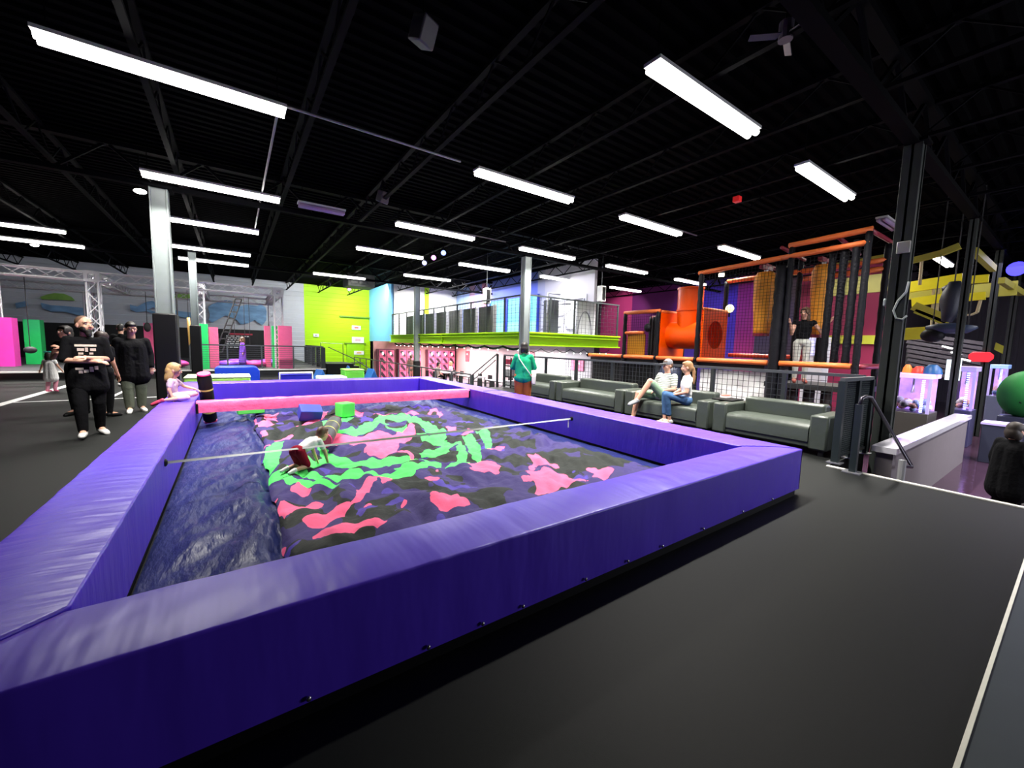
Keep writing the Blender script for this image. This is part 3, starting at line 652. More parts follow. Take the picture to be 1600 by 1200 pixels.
for i, (x, y) in enumerate(posts):
    b = MB(); boxtruss((x, y, .3), (x, y, TZ0-.002 if i != 8 else 3.3), .29, b); b.build('upright', trussbar, tr)
for x, y in ((-3.95, 20), (1.62, 20)):
    b = MB()
    for dx in (-.19, .19): b.box((x+dx-.01, y-.19, TZ0-.04), (x+dx+.01, y+.19, TZ1+.04))
    b.box((x-.19, y-.2, TZ0-.04), (x+.19, y-.18, zc-.09)); b.box((x-.19, y-.2, zc+.09), (x+.19, y-.18, TZ1+.04)); b.box((x-.19, y-.2, zc-.09), (x-.09, y-.18, zc+.09)); b.box((x+.09, y-.2, zc-.09), (x+.19, y-.18, zc+.09))
    b.build('corner_box', trussbar, tr)
def wrap(x, y, w, d, z0, z1, m, label):
    b = MB(); a, c = (w/2-.03, d/2-.03) if w > .4 else (w/2-.05, d/2-.05)
    b.box((x-w/2, y-d/2, z0), (x-a, y+d/2, z1)).box((x+a, y-d/2, z0), (x+w/2, y+d/2, z1)).box((x-a, y-d/2, z0), (x+a, y-c, z1)).box((x-a, y+c, z0), (x+a, y+d/2, z1)).box((x-a, y-c, z1-.02), (x-.18, y+c, z1)) if w > .6 else b.box((x-w/2, y-d/2, z0), (x-a, y+d/2, z1)).box((x+a, y-d/2, z0), (x+w/2, y+d/2, z1)).box((x-a, y-d/2, z0), (x+a, y-c, z1)).box((x-a, y+c, z0), (x+a, y+d/2, z1))
    t = b.build('post_pad', m); return tag(t, label, 'padding', 'coloured pads around the truss posts')
magv = mat('magenta_vinyl', (.80, .05, .42), .45)
wrap(-7.0, 22.4, .95, .5, .3, 2.05, magv, 'wide magenta pad around the leftmost truss post')
wrap(-6.5, 24.0, .44, .45, .3, 2.05, greenv, 'bright green pad right of the wide magenta one')
wrap(-3.05, 24.2, .42, .4, .3, 2.1, pinkv, 'pink pad behind the heads of the two adults')
wrap(-1.05, 20.0, .46, .46, .3, 2.05, greenv, 'green pad beside the dark column base')
wrap(-.66, 20.5, .3, .3, .3, 1.95, pinkv, 'slim pink pad touching the green one by the dark column')
wrap(1.22, 20.6, .22, .3, .3, 2.1, pinkv, 'narrow pale pink pad left of the green one at the right truss post')
wrap(1.50, 20.35, .25, .3, .3, 2.1, greenv, 'narrow green pad between two pink ones at the right truss post')
wrap(1.80, 19.55, .5, .32, .3, 2.1, pinkv, 'wide pink pad in front of the pale siding')
# hanging obstacles
ropem = mat('black_rope', (.015, .015, .017), .7)
def hanging(x, y, z, label, extra=None, m=ropem, r=.012):
    t = thing('hanging_rope', label, 'rope', (x, y, z))
    MB().cyl((x, y, z), (x, y, TZ0+.02), r, n=6).build('cord', m, t)
    if extra: extra(t)
    return t
def holds(mc, dz, r):
    def f(t):
        c = ABS[t.name]; b = MB()
        b.ell((c.x, c.y, c.z+dz), r); b.build('grip', mc, t, smooth=True)
    return f
woodm = mat('golden_wood', (.72, .40, .12), .5)
hanging(-3.0, 23.0, 1.9, 'rope with a black figure eight grip left of the truss post', holds(ropem, 0, (.12, .12, .2)))
hanging(-2.55, 22.3, 2.1, 'rope with an orange climbing hold behind the adults', holds(woodm, .15, (.14, .1, .30)))
hanging(-1.9, 22.0, 1.7, 'thick black rope left of the grey column', None, r=.03)
hanging(-6.6, 20.3, 1.0, 'rope with black grip hanging in front of the magenta pad', holds(ropem, 0, (.22, .1, .08)))
hanging(-5.65, 20.4, .95, 'rope with black grip hanging in front of the green pad', holds(ropem, 0, (.16, .1, .12)))
hanging(.05, 21.5, 1.2, 'thin rope left of the rules board')
hanging(.42, 21.5, 1.35, 'thin rope in front of the rules board')
hanging(.62, 22.0, 1.25, 'thin rope right of centre of the rules board')
t = thing('wooden_pole', 'golden wooden pole hanging left of the dark column', 'pole', (-1.42, 20.6, .85))
MB().tube([(-1.42, 20.6, .85), (-1.43, 20.6, 1.6), (-1.45, 20.6, 2.3)], [.05, .06, .05], 8).build('shaft', woodm, t, smooth=True)
MB().cyl((-1.45, 20.6, 2.3), (-1.45, 20.6, TZ0), .01, n=5).build('cord', ropem, t)
t = thing('cargo_ladder', 'leaning black rope ladder in front of the blue mural', 'ladder', (-.3, 22, .9))
b = MB()
for s in (-.12, .12): b.cyl((-.55+s, 22, .9), (.25+s, 22.2, 3.3), .03, n=6)
for i in range(9): k = i/8; b.bar((-.55-.12+.8*k, 22+.2*k, .9+2.4*k), (-.55+.12+.8*k, 22+.2*k, .9+2.4*k), .05)
b.build('rungs', ropem, t)
for k, (x, y, w, m, l) in enumerate(((.75, 20.55, .8, 'p', 'pink'), (.1, 21.6, 1.1, 'v', 'violet'), (1.35, 21.7, 1.1, 'v', 'violet'), (-1.9, 20.7, .8, 'p', 'pink'), (-.2, 20.6, .75, 'v', 'violet'))):
    b = MB(); b.ell((x, y, .46), (w*.5, .42, .16), n=16, k=8)
    o = b.build('crash_mat', mat('pink_mat', (.75, .06, .35), .5) if m == 'p' else mat('violet_mat', (.20, .05, .62), .5), smooth=True)
    tag(o, ['pink rounded crash mat at the right of the truss course', 'violet crash mat under the thin ropes', 'violet crash mat beside the pink right post pads', 'pink crash mat left of the dark column', 'violet crash mat just right of the dark column'][k], 'crash mat', 'low padded crash mats under the ropes')
struct(MB().box((-9.5, 16.5, .0), (-5.6, 17.4, .004)).build('floor_patch', mat('pink_floor_vinyl', (.55, .07, .16), .5)))
struct(MB().box((-10, 18.2, .0), (-6.2, 19.0, .004)).build('floor_patch', mat('pink_floor_vinyl', (.55, .07, .16), .5)))
# fence along the stage front
def cablefence(name, label, p, q, z0, h, npost, m, ncab=9, post=.05):
    p = Vector(p); q = Vector(q); t = thing(name, label, 'railing', (*((p+q)/2).xy, z0))
    MB().bar((p.x, p.y, z0+h), (q.x, q.y, z0+h), .05, .05).build('top_rail', m, t)
    for i in range(npost):
        c = p.lerp(q, i/(npost-1)); MB().box((c.x-post/2, c.y-post/2, z0), (c.x+post/2, c.y+post/2, z0+h-.026)).build('post', m, t)
    b = MB()
    for k in range(ncab):
        z = z0 + .1 + (h-.2)*k/(ncab-1) if ncab > 1 else z0+.12
        b.bar((p.x, p.y, z), (q.x, q.y, z), .012)
    b.build('cables', m, t)
    return t
cablefence('cable_railing', 'grey cable railing along the front of the raised course', (-1.35, 19.2, 0), (3.2, 19.2, 0), .3, .95, 5, fence_l, 10)
cablefence('cable_railing', 'short see through railing panel at the right corner of the raised course', (3.22, 19.25, 0), (3.25, 24.5, 0), .3, .95, 5, fence_m, 10, .16)
t = thing('stair_landing', 'black stair landing box with handrail in front of the lime wall', 'stairs', (3.85, 20, 0))
MB().box((3.35, 19.0, 0), (4.45, 21, .52)).build('landing', blackpad, t)
for i in range(3): MB().box((4.45+.28*i, 19.2, 0), (4.73+.28*i, 20.8, .4-.13*i)).build('step', blackpad, t)
b = MB().tube([(3.4, 20.9, .5), (3.4, 20.9, 1.42), (4.4, 20.9, 1.40), (4.4, 20.9, .5)], .02, 6).tube([(3.4, 19.1, 1.25), (4.4, 19.1, .78), (5.3, 19.1, .2)], .02, 6); b.build('handrail', fence_m, t)
# wall decoration of the course: blue figure shapes and leaves, flat paint on the back wall
mur_b = mat('mural_blue', (.015, .06, .16), .6, noise_scale=1.6, stretch=(1, 1, 2.5), color2=(.30, .55, .85))
mur_g = mat('mural_green', (.10, .25, .03), .6, noise_scale=3, color2=(.25, .45, .08))
t = thing('wall_mural', 'painted blue muscular shapes and green leaves on the pale back wall', 'mural', (-3, 30.9, 2.2))
def z4(*q): return [(280+a/6.667, 420+b/6.667) for a, b in q]
def flat(poly, y, name, m):
    MB().prism(poly, 'Y', y, y+.03).build(name, m, t)
flat([(-1.212, 3.381), (-0.986, 3.591), (-0.534, 3.822), (-0.242, 3.886), (0.051, 3.832), (0.339, 3.538), (0.748, 3.69), (1.367, 3.657), (1.475, 3.788), (1.788, 3.607), (1.834, 3.322), (1.801, 2.783), (1.688, 2.57), (1.578, 2.44), (1.336, 2.592), (1.166, 2.746), (0.815, 2.523), (0.404, 2.421), (0.212, 2.691), (-0.081, 2.833), (-0.371, 2.933), (-0.668, 2.719), (-1.026, 2.464), (-1.211, 2.57), (-1.135, 2.923)], 30.86, 'blue_shape', mur_b)
flat([(-4.704, 3.258), (-4.39, 3.176), (-4.028, 3.455), (-3.75, 3.55), (-3.482, 3.355), (-3.438, 3.066), (-3.711, 3.192), (-3.938, 3.03), (-3.557, 2.912), (-3.782, 2.824), (-4.05, 2.95), (-4.432, 2.852), (-4.691, 2.976)], 30.86, 'blue_shape', mur_b)
flat([(-3.011, 3.134), (-2.581, 3.053), (-1.901, 2.987), (-1.884, 2.646), (-2.449, 2.687), (-2.936, 2.88)], 30.86, 'blue_shape', mur_b)
flat([(-8.055, 3.09), (-7.705, 2.988), (-7.25, 2.99), (-6.833, 2.956), (-6.309, 2.927), (-6.33, 2.517), (-6.807, 2.555), (-7.266, 2.691), (-7.723, 2.659), (-8.025, 2.833)], 30.86, 'blue_shape', mur_b)
flat([(-8.921, 2.988), (-8.529, 3.147), (-8.501, 2.893), (-8.893, 2.736)], 30.86, 'blue_shape', mur_b)
flat([(-8.06, 3.38), (-7.786, 3.535), (-7.557, 3.621), (-7.216, 3.621), (-6.946, 3.48), (-6.815, 3.292), (-7.234, 3.289), (-7.688, 3.283), (-8.001, 3.256)], 30.86, 'leaf_shape', mur_g)
flat([(-2.978, 3.91), (-2.48, 4.104), (-1.887, 4.123), (-1.895, 3.933), (-2.259, 3.751), (-2.549, 3.838), (-2.899, 3.77)], 30.86, 'leaf_shape', mur_g)
t = thing('rules_board', 'black board with red heading and white lines of text on the back wall', 'board', (.3, 30.8, .6))
bx = [(-0.467, 1.979), (1.314, 1.973), (1.278, 0.694), (-0.508, 0.75)]
MB().prism(bx, 'Y', 30.82, 30.88).build('board', mat('board_black', (.006, .005, .007), .5), t)
wt = mat('text_white', (.75, .75, .75), .6); b = MB(); rb = MB()
x0, x1, zt, zb = bx[0][0], bx[1][0], bx[0][1], bx[3][1]
random.seed(4)
for i in range(8):
    z = zt - .22 - (zt-zb-.3)*i/8
    if i == 0:
        rb.box((x0+.25, 30.80, z), (x1-.3, 30.82, z+.10)); continue
    x = x0+.1; end = x1 - random.choice((.1, .5, .9, .3))
    while x < end:
        w = random.uniform(.1, .3); b.box((x, 30.80, z), (min(x+w, end), 30.82, z+.06)); x += w+.05
b.build('text_lines', wt, t); rb.build('heading', mat('text_red', (.45, .04, .07), .6), t)
# ================================================================ LIME WALL
t = thing('exit_door', 'lime painted door with white notices in the lime wall', 'door', (7.4, 30.9, .0))
limed = mat('lime_door_paint', (.30, .66, .0), .5)
MB().box((6.75, 30.88, -.8), (8.0, 30.96, 1.35)).build('leaf', limed, t)
MB().box((6.60, 30.85, 1.36), (8.1, 30.96, 1.44)).build('lintel', mat('olive_trim', (.16, .28, .02), .5), t)
MB().box((7.0, 30.83, -.05), (7.9, 30.88, .02)).build('push_bar', mat('bar_steel', (.25, .3, .2), .3, .7), t)
whs = mat('white_sign_face', (.85, .83, .82), .4)
for (x, z, w, h, l, c) in ((7.45, 2.55, .62, .30, 'small white notice with red print high on the lime wall', (.8, .15, .1)), (7.55, 1.66, .85, .42, 'white rectangular notice above the lime door', (.7, .45, .45)), (7.6, .72, .7, .28, 'pale notice on the lime door', (.8, .5, .2)), (4.75, 1.9, .35, .22, 'little white plate on the left of the lime wall', (.4, .4, .4))):
    t = thing('wall_sign', l, 'sign', (x, 30.86, z-h/2)); yf = 30.93 if z > 1 else 30.86
    MB().box((x-w/2, yf-.02, z-h/2), (x+w/2, yf+.02, z+h/2)).build('plate', whs, t)
    MB().box((x-w*.22, yf-.03, z-h*.22), (x+w*.22, yf-.02, z+h*.22)).build('print', mat('print_%d' % int(x*100+z*10), c, .5), t)
tag(MB().box((6.3, 30.8, 3.28), (8.4, 30.95, 3.36)).build('wall_shelf', mat('olive_trim', (.16, .28, .02), .5)), 'dark narrow ledge across the right of the lime wall', 'ledge')
# ================================================================ BALCONY (mezzanine)
rt = thing('balcony_railing', 'dark steel railing on top of the lime balcony edge', 'railing', (10.6, 18, 2.02))
b = MB().bar((8.4, 11.35, 3.30), (8.4, 25.75, 3.30), .06, .05); b.build('top_rail', fence_m, rt)
MB().bar((8.37, 11.4, 3.30), (13.25, 11.4, 3.30), .06, .05).build('top_rail', fence_m, rt)
for y in [11.4 + 14.3*k/11 for k in range(12)]: MB().box((8.375, y-.025, 2.02), (8.425, y+.025, 3.275)).build('post', fence_m, rt)
for x in (9.55, 10.75, 12.0, 13.2): MB().box((x-.03, 11.375, 2.02), (x+.03, 11.425, 3.275)).build('post', fence_m, rt)
wire = MB()
for k in range(60): y = 11.5 + 14.2*k/59; wire.bar((8.4, y, 2.05), (8.4, y, 3.28), .009)
for k in range(24): x = 8.5 + 4.7*k/23; wire.bar((x, 11.4, 2.05), (x, 11.4, 3.28), .008)
for k in range(8): z = 2.1+.15*k; wire.bar((8.4, 11.4, z), (8.4, 25.7, z), .008); wire.bar((8.4, 11.4, z), (13.2, 11.4, z), .008)
wire.build('mesh_infill', fence_m, rt)
pm = mat('grey_partition', (.03, .031, .034), .55)
W8 = [(14.9, 1.35), (16.4, 1.3), (17.9, 1.3), (19.4, 1.3), (20.9, 1.3), (22.4, 1.3), (23.9, 1.25)]
for k, (y, w) in enumerate(W8):
    t = thing('partition_panel', f'dark grey partition on the balcony, {["nearest the grey corner column", "second from the corner column", "third from the corner column", "fourth from the corner column", "third from the sky blue wall", "second from the sky blue wall", "closest to the sky blue wall"][k]}', 'partition', (8.95, y, 2.0), 'dark grey partitions on the balcony')
    MB().box((8.9, y-w/2+.06, 2.04), (9.0, y+w/2-.06, 3.16)).build('panel', pm, t, bevel=.01)
    MB().box((8.88, y-w/2, 2.0), (9.02, y-w/2+.06, 3.2)).build('edge_post', alu, t)
# cyan lit windows in the balcony wall
cy = bands('cyan_window_glow', 'Z', [(0, (.1, .1, .1)), (1, (.1, .1, .1))])
def winmat():
    m = bpy.data.materials.new('cyan_lit_blind'); m.use_nodes = True; N = m.node_tree.nodes; L = m.node_tree.links; b = N['Principled BSDF']
    tc = N.new('ShaderNodeTexCoord'); sp = N.new('ShaderNodeSeparateXYZ'); L.new(tc.outputs['Object'], sp.inputs[0])
    wv = N.new('ShaderNodeTexWave'); wv.bands_direction = 'Z'; wv.inputs['Scale'].default_value = 2.2; wv.inputs['Distortion'].default_value = .3; L.new(tc.outputs['Object'], wv.inputs[0])
    g = N.new('ShaderNodeMath'); g.operation = 'GREATER_THAN'; L.new(sp.outputs[2], g.inputs[0]); g.inputs[1].default_value = .62
    x = N.new('ShaderNodeMix'); x.data_type = 'RGBA'; L.new(g.outputs[0], x.inputs['Factor']); x.inputs['A'].default_value = (.38, 1, .80, 1); x.inputs['B'].default_value = (.22, .80, 1, 1)
    ml = N.new('ShaderNodeMapRange'); L.new(wv.outputs['Fac'], ml.inputs[0]); ml.inputs['To Min'].default_value = .8; ml.inputs['To Max'].default_value = 1.15
    L.new(x.outputs['Result'], b.inputs['Emission Color']); ml.inputs['To Min'].default_value = .62; ml.inputs['To Max'].default_value = .85; L.new(ml.outputs[0], b.inputs['Emission Strength']); b.inputs['Base Color'].default_value = (.02, .12, .16, 1)
    return m
wm = winmat(); bfr = mat('blue_window_frame', (.02, .05, .45), .4)
for k, (u0, u1) in enumerate((((12.9, 21.053, 3.049)[1], (12.9, 19.366, 2.985)[1]), ((12.9, 19.168, 2.977)[1], (12.9, 17.978, 2.932)[1]), ((12.9, 17.799, 2.925)[1], (12.9, 17.163, 2.901)[1]), ((12.9, 17.023, 2.896)[1], (12.9, 16.45, 2.874)[1]))):
    ya, yb_ = min(u0, u1), max(u0, u1)
    f = MB()
    for (a, b0, c, d) in ((ya-.06, 2.2, ya, 4.2), (yb_, 2.2, yb_+.06, 4.2), (ya, 4.14, yb_, 4.2), (ya, 2.2, yb_, 2.26)): f.box((12.84, a, b0), (12.99, c, d))
    o = struct(f.build('window_%d' % (k+1), bfr)); p_ = MB().box((12.9, ya, 2.26), (12.96, yb_, 4.14)).build('pane', wm, o)
t = thing('wall_drawing', 'pale wall panel covered with thin line drawings behind the balcony', 'wall art', (12.9, 14.8, 2.1))
MB().box((12.93, 13.0, 2.1), (12.98, 16.2, 3.9)).build('panel', mat('pale_lilac_board', (.66, .66, .74), .5), t)
b = MB(); ln = mat('grey_ink', (.18, .18, .22), .6)
for (cy0, cz, r) in ((15.5, 2.9, .35), (15.5, 2.9, .22), (13.9, 2.8, .45), (14.8, 3.4, .2), (13.5, 3.4, .15)):
    b.tube([(12.92, cy0+r*math.cos(a*PI/12), cz+r*math.sin(a*PI/12)) for a in range(25)], .014, 4)
for (a, b0, c, d) in ((13.1, 2.3, 13.1, 3.7), (14.4, 2.2, 14.4, 3.8), (14.4, 3.0, 15.0, 3.0), (15.0, 2.2, 15.0, 3.5), (13.2, 3.7, 16.0, 3.75), (14.6, 2.5, 16.1, 2.4), (13.2, 2.3, 14.2, 2.35), (15.2, 3.4, 16.1, 3.6)):
    b.bar((12.92, a, b0), (12.92, c, d), .04)
b.build('ink_lines', ln, t)
t = thing('round_arch_panel', 'light grey panel with an arched outline at the right end of the balcony', 'panel', (12.3, 12.3, 2.0))
MB().box((12.0, 12.55, 2.0), (13.0, 12.62, 3.5)).build('panel', mat('light_grey_board', (.42, .43, .46), .5), t)
MB().tube([(12.05+.4*(1-math.cos(a*PI/24)), 12.53, 2.05+1.0*math.sin(a*PI/24)) for a in range(25)], .02, 5).build('arch_line', ln, t)
t = thing('balcony_machine', 'tall dark grey machine with pale pipes standing on the balcony', 'machine', (11.0, 13, 2.0))
MB().box((10.75, 12.8, 2.0), (11.15, 13.3, 3.45)).build('body', mat('blue_grey_metal', (.10, .11, .14), .4), t, bevel=.02)
MB().tube([(11.2, 12.9, 2.0), (11.2, 12.9, 3.3), (11.9, 12.9, 3.35)], .05, 8).build('pipe', alu, t, smooth=True)
MB().tube([(10.65, 12.9, 2.0), (10.65, 12.9, 3.7), (11.3, 12.9, 3.7)], .04, 8).build('pipe', alu, t, smooth=True)
for (x, y, z, l) in ((8.75, 14.6, 3.55, 'white wall speaker hanging above the dark partitions'), (12.6, 11.8, 3.75, 'white framed black box hanging at the right of the balcony')):
    t = thing('hanging_speaker', l, 'speaker', (x, y, z-.3))
    MB().box((x-.13, y-.13, z-.32), (x+.13, y+.13, z+.32)).build('cabinet', cream, t, bevel=.02); MB().box((x-.08, y-.15, z-.26), (x+.08, y-.131, z+.26)).build('grille', blackpad, t)
    MB().cyl((x, y, z+.3), (x, y, 5.3), .015, n=6).build('bracket', fence_m, t)
# string lights under the balcony edge
t = thing('string_lights', 'green garland with small white bulbs under the balcony edge', 'string lights', (8.5, 18, 1.4))
pts = [(8.55, 11.6 + 14*k/40, 1.48 - .10*abs(math.sin(k*PI/4))) for k in range(41)]
MB().tube(pts, .045, 5).build('garland', mat('dark_green_garland', (.01, .06, .03), .8), t)
pts2 = [(8.6 + 4.4*k/24, 11.6, 1.44 - .14*abs(math.sin(k*PI/4))) for k in range(25)]
MB().tube(pts2, .012, 5).build('garland', mat('dark_green_garland', (.01, .06, .03), .8), t)
bm_ = emat('warm_bulb', (1, .95, .9), 14)
for p in pts[1::2] + pts2[1::2]: MB().ell((p[0], p[1], p[2]-.06), .017, n=8, k=6).build('bulb', bm_, t, smooth=True)
# ================================================================ PARTY ROOM (lower floor)
def lockmat():
    m = mat('pink_locker_door', (.78, .13, .27), .4); return m
lkb = mat('locker_case', (.20, .06, .10), .5); lks = mat('locker_black_mark', (.03, .008, .02), .5)
for u, (x0, nc, l) in enumerate(((7.45, 2, 'pink lockers with black chevrons, narrow unit by the lime wall'), (8.75, 3, 'pink lockers with black chevrons, middle unit'), (10.75, 4, 'pink lockers with black chevrons, right unit by the white wall'))):
    w = .5; t = thing('locker_unit', l, 'lockers', (x0+nc*w/2, 25.7, -.79), 'banks of pink lockers')
    MB().box((x0, 25.45, -.79), (x0+nc*w, 25.92, 1.12)).build('case', lkb, t)
    for c in range(nc):
        for r in range(4):
            a, z = x0+c*w+.03, -.72+r*.45
            d = MB().box((a, 25.42, z), (a+w-.06, 25.45, z+.41)).build('door', lockmat(), t)
            MB().prism([(a+.05, z+.38), (a+.2, z+.38), (a+.4, z+.1), (a+.4, z+.02), (a+.28, z+.02), (a+.05, z+.28)], 'Y', 25.405, 25.419).build('chevron', lks, d)
            if r == 3: MB().ell((a+.22, 25.40, z+.2), (.07, .01, .11), n=10, k=6).build('number_plate', emat('white_plate', (1, 1, 1), .5), d)
chm = mat('black_chair', (.012, .012, .014), .5); tbm = mat('grey_table_top', (.10, .10, .11), .4)
def table(x, y, label):
    t = thing('party_table', label, 'table', (x, y, -.79))
    MB().box((x-.4, y-.9, -.06), (x+.4, y+.9, -.02)).build('tabletop', tbm, t, bevel=.008)
    for a, c in ((-.33, -.8), (.33, -.8), (.33, .8), (-.33, .8)): MB().box((x+a-.02, y+c-.02, -.79), (x+a+.02, y+c+.02, -.06)).build('leg', chm, t)
    return t
for (x, y, l) in ((9.6, 14.6, 'long grey party table nearest the corner column'), (9.6, 17.4, 'long grey party table in the middle of the party room'), (9.6, 20.4, 'long grey party table nearest the lockers')): table(x, y, l)
def chair():
    t = thing('party_chair', 'black party chair', 'chair', (0, 0, -.79), 'black chairs around the party tables')
    MB().box((-.2, -.2, -.36), (.2, .2, -.32)).build('seat', chm, t, bevel=.01)
    MB().box((-.2, .18, -.3), (.2, .21, .05)).build('backrest', chm, t, bevel=.01)
    for a in (-.17, .17):
        for c in (-.17, .17): MB().cyl((a, c, -.79), (a, c, -.36), .014, n=6).build('leg', alu, t)
    return t
ch0 = chair(); first = True
ROWN = ['by the corner column', 'in mid room', 'by the lockers']
for r, yy in enumerate((14.6, 17.4, 20.4)):
    for s, sn in ((-1, 'railing side'), (1, 'window side')):
        for q, qn in ((-.5, 'near'), (.5, 'far')):
            lab = f'black chair, {qn} one on the {sn} of the table {ROWN[r]}'
            if first: o = ch0; o['label'] = lab; first = False
            else: o = dup(ch0, (0, 0, 0), lab)
            o.location = (9.6+s*.62, yy+q, -.79); o.rotation_euler = (0, 0, -s*PI/2)
t = thing('shelf_rack', 'black rack with grey bins and red top behind the woman in green', 'shelf', (8.9, 12.75, -.79))
for a, c in ((8.62, 12.5), (9.2, 12.5), (9.2, 13.0), (8.62, 13.0)): MB().box((a-.02, c-.02, -.79), (a+.02, c+.02, 1.05)).build('upright', chm, t)
for z in (-.6, -.15, .3, .72): MB().box((8.6, 12.48, z), (9.22, 13.02, z+.04)).build('shelf', chm, t)
for z in (-.11, .34): MB().box((8.66, 12.52, z), (9.16, 12.98, z+.27)).build('bin', mat('grey_bin', (.45, .46, .48), .5), t, bevel=.02)
MB().box((8.6, 12.47, .80), (9.22, 13.02, 1.0)).build('sign_panel', mat('dark_red_sign', (.42, .02, .08), .5), t)
for (x, y, z, w, h, l, c) in ((12.97, 24.0, .75, .5, .7, 'red and white poster on the party room wall', (.7, .12, .15)), (12.97, 19.0, -.05, .9, .45, 'mauve poster low on the party room wall', (.45, .15, .40)), (12.97, 17.1, 1.0, .9, .5, 'pink patterned poster high on the party room wall', (.75, .25, .30)), (12.97, 13.4, .7, .8, .5, 'small pink poster at the right end of the party room', (.8, .2, .35))):
    t = thing('wall_poster', l, 'poster', (x, y, z-h/2)); MB().box((x-.03, y-w/2, z-h/2), (x, y+w/2, z+h/2)).build('sheet', mat('poster_%d' % int(y*10), c, .5, noise_scale=5, noise_amt=.5), t); MB().box((x-.035, y-w*.2, z+h*.1), (x-.03, y+w*.2, z+h*.25)).build('print', whs, t)
cablefence('guard_railing', 'thin grey railing around the party room behind the pit', (6.95, 12.6, 0), (6.95, 29.5, 0), ZL-.05, 1.25, 12, fence_l, 1)
t = thing('stair_handrail', 'dark double handrail climbing from the party room to the platform', 'handrail', (7.5, 12.4, -.8))
MB().tube([(6.95, 12.45, .46), (7.95, 12.45, 1.2), (8.0, 12.45, 1.17)], .028, 8).tube([(7.0, 12.45, .28), (7.9, 12.45, .98)], .022, 8).build('rail', fence_m, t)
for x, z in ((6.95, .46), (7.98, 1.18)): MB().box((x-.035, 12.42, -.8), (x+.035, 12.48, z)).build('post', fence_m, t)
# ================================================================ SOFAS AND FENCE
leather = mat('grey_green_leather', (.058, .070, .058), .32, noise_amt=.1, noise_scale=4, bump=.25, bump_scale=6, spec=.5)
def rbox(lo, hi, r=.05, crown=0., n=8):
    """soft box with gently crowned top"""
    b = MB(); b.box(lo, hi); return b
def sofa(y0, y1, label):
    t = thing('leather_sofa', label, 'sofa', (7.42, (y0+y1)/2, 0), 'grey green leather sofas along the railing')
    xf, xb, aw = 7.0, 7.86, .24
    MB().box((xf+.03, y0+.02, .10), (xb, y1-.02, .20)).build('base', leather, t, bevel=.02)
    for yy in (y0, y1-aw): MB().box((xf, yy, .08), (xb-.02, yy+aw, .60)).build('armrest', leather, t, bevel=.03)
    MB().box((xb-.24, y0+aw+.004, .2), (xb, y1-aw-.004, .70)).build('backrest', leather, t, bevel=.045, seg=3)
    b = MB(); ya, yb2 = y0+aw+.006, y1-aw-.006
    def f(u, v):
        ang = [(0,.19),(0,.36),(.012,.415),(.05,.44),(.3,.448),(.6,.44),(.62,.40),(.62,.19),(0,.19)][int(round(v*8))]
        return Vector((xf+.01+ang[0], ya+(yb2-ya)*u, ang[1] + .006*math.sin(PI*u)*(ang[1] > .3) + .004*noise.noise(Vector((u*8, v*3, y0)))*(ang[1] > .3)))
    b.grid(f, 24, 8); b.build('seat_cushion', leather, t, smooth=True)
    for a in (xf+.06, xb-.06):
        for c in (y0+.08, y1-.08): MB().box((a-.03, c-.03, 0), (a+.03, c+.03, .1)).build('foot', blackpad, t)
    return t
sofa(2.06, 3.77, 'long empty leather sofa nearest the stair gate'); sofa(3.84, 5.74, 'leather sofa with the capped man and the blond woman')
sofa(5.79, 8.02, 'empty leather sofa left of the seated couple'); sofa(8.07, 9.95, 'leather sofa partly behind the woman in green')
t = thing('serving_board', 'dark board bridging the armrests behind the seated woman', 'board', (7.6, 3.80, .603)); MB().box((7.36, 3.62, .603), (7.8, 4.0, .625)).build('board', blackpad, t, bevel=.006)
t = thing('snack_tray', 'small white and red snack tray on the dark board', 'tray', (7.6, 3.86, .626)); MB().box((7.52, 3.79, .626), (7.68, 3.93, .67)).build('tray', mat('white_card', (.8, .76, .74), .5), t, bevel=.01); MB().box((7.53, 3.80, .67), (7.67, 3.92, .69)).build('food', mat('red_snack', (.6, .12, .08), .5), t, bevel=.008)
def meshfence(label, p, q, z0, h, posts, step=.055, m=fence_m, post=.07):
    p = Vector((*p, 0)); q = Vector((*q, 0)); d = (q-p).normalized(); L = (q-p).length
    t = thing('mesh_fence', label, 'fence', (*((p+q)/2).xy, z0))
    MB().bar(p+Vector((0,0,z0+h)), q+Vector((0,0,z0+h)), .06, .05).build('top_rail', fence_l, t)
    MB().bar(p+Vector((0,0,z0+.1)), q+Vector((0,0,z0+.1)), .04, .04).build('bottom_rail', m, t)
    for c in posts:
        c = p + d*c; MB().obox((c.x, c.y, z0+(h-.02)/2), (post, post, h-.02)).build('post', m, t)
        MB().obox((c.x, c.y, z0+.008), (.16, .16, .014)).build('foot_plate', alu, t)
    b = MB(); n = int(L/step)
    for i in range(1, n): c = p + d*(L*i/n); b.bar(c+Vector((0,0,z0+.1)), c+Vector((0,0,z0+h)), .008)
    k = int((h-.1)/step)
    for i in range(1, k): z = z0+.1+(h-.1)*i/k; b.bar(p+Vector((0,0,z)), q+Vector((0,0,z)), .007)
    b.build('wire_mesh', m, t)
    return t
meshfence('grey wire mesh fence running behind the row of sofas', (8.04, 1.97), (8.04, 12.1), 0, 1.17, [.05, 1.1, 2.4, 3.72, 5.05, 6.4, 7.75, 8.9, 10.1], .10)
meshfence('dark wire mesh fence panel at the head of the stairs', (6.80, 1.90), (7.92, 1.86), 0, 1.16, [.02, .55, 1.10], .03, mat('gate_steel', (.022, .032, .032), .4, .2), .08)
t = thing('stair_handrail', 'dark bent tube handrail on a post beside the short stairs', 'handrail', (6.47, 1.61, 0))
rl = mat('gunmetal_tube', (.045, .04, .055), .3, .6)
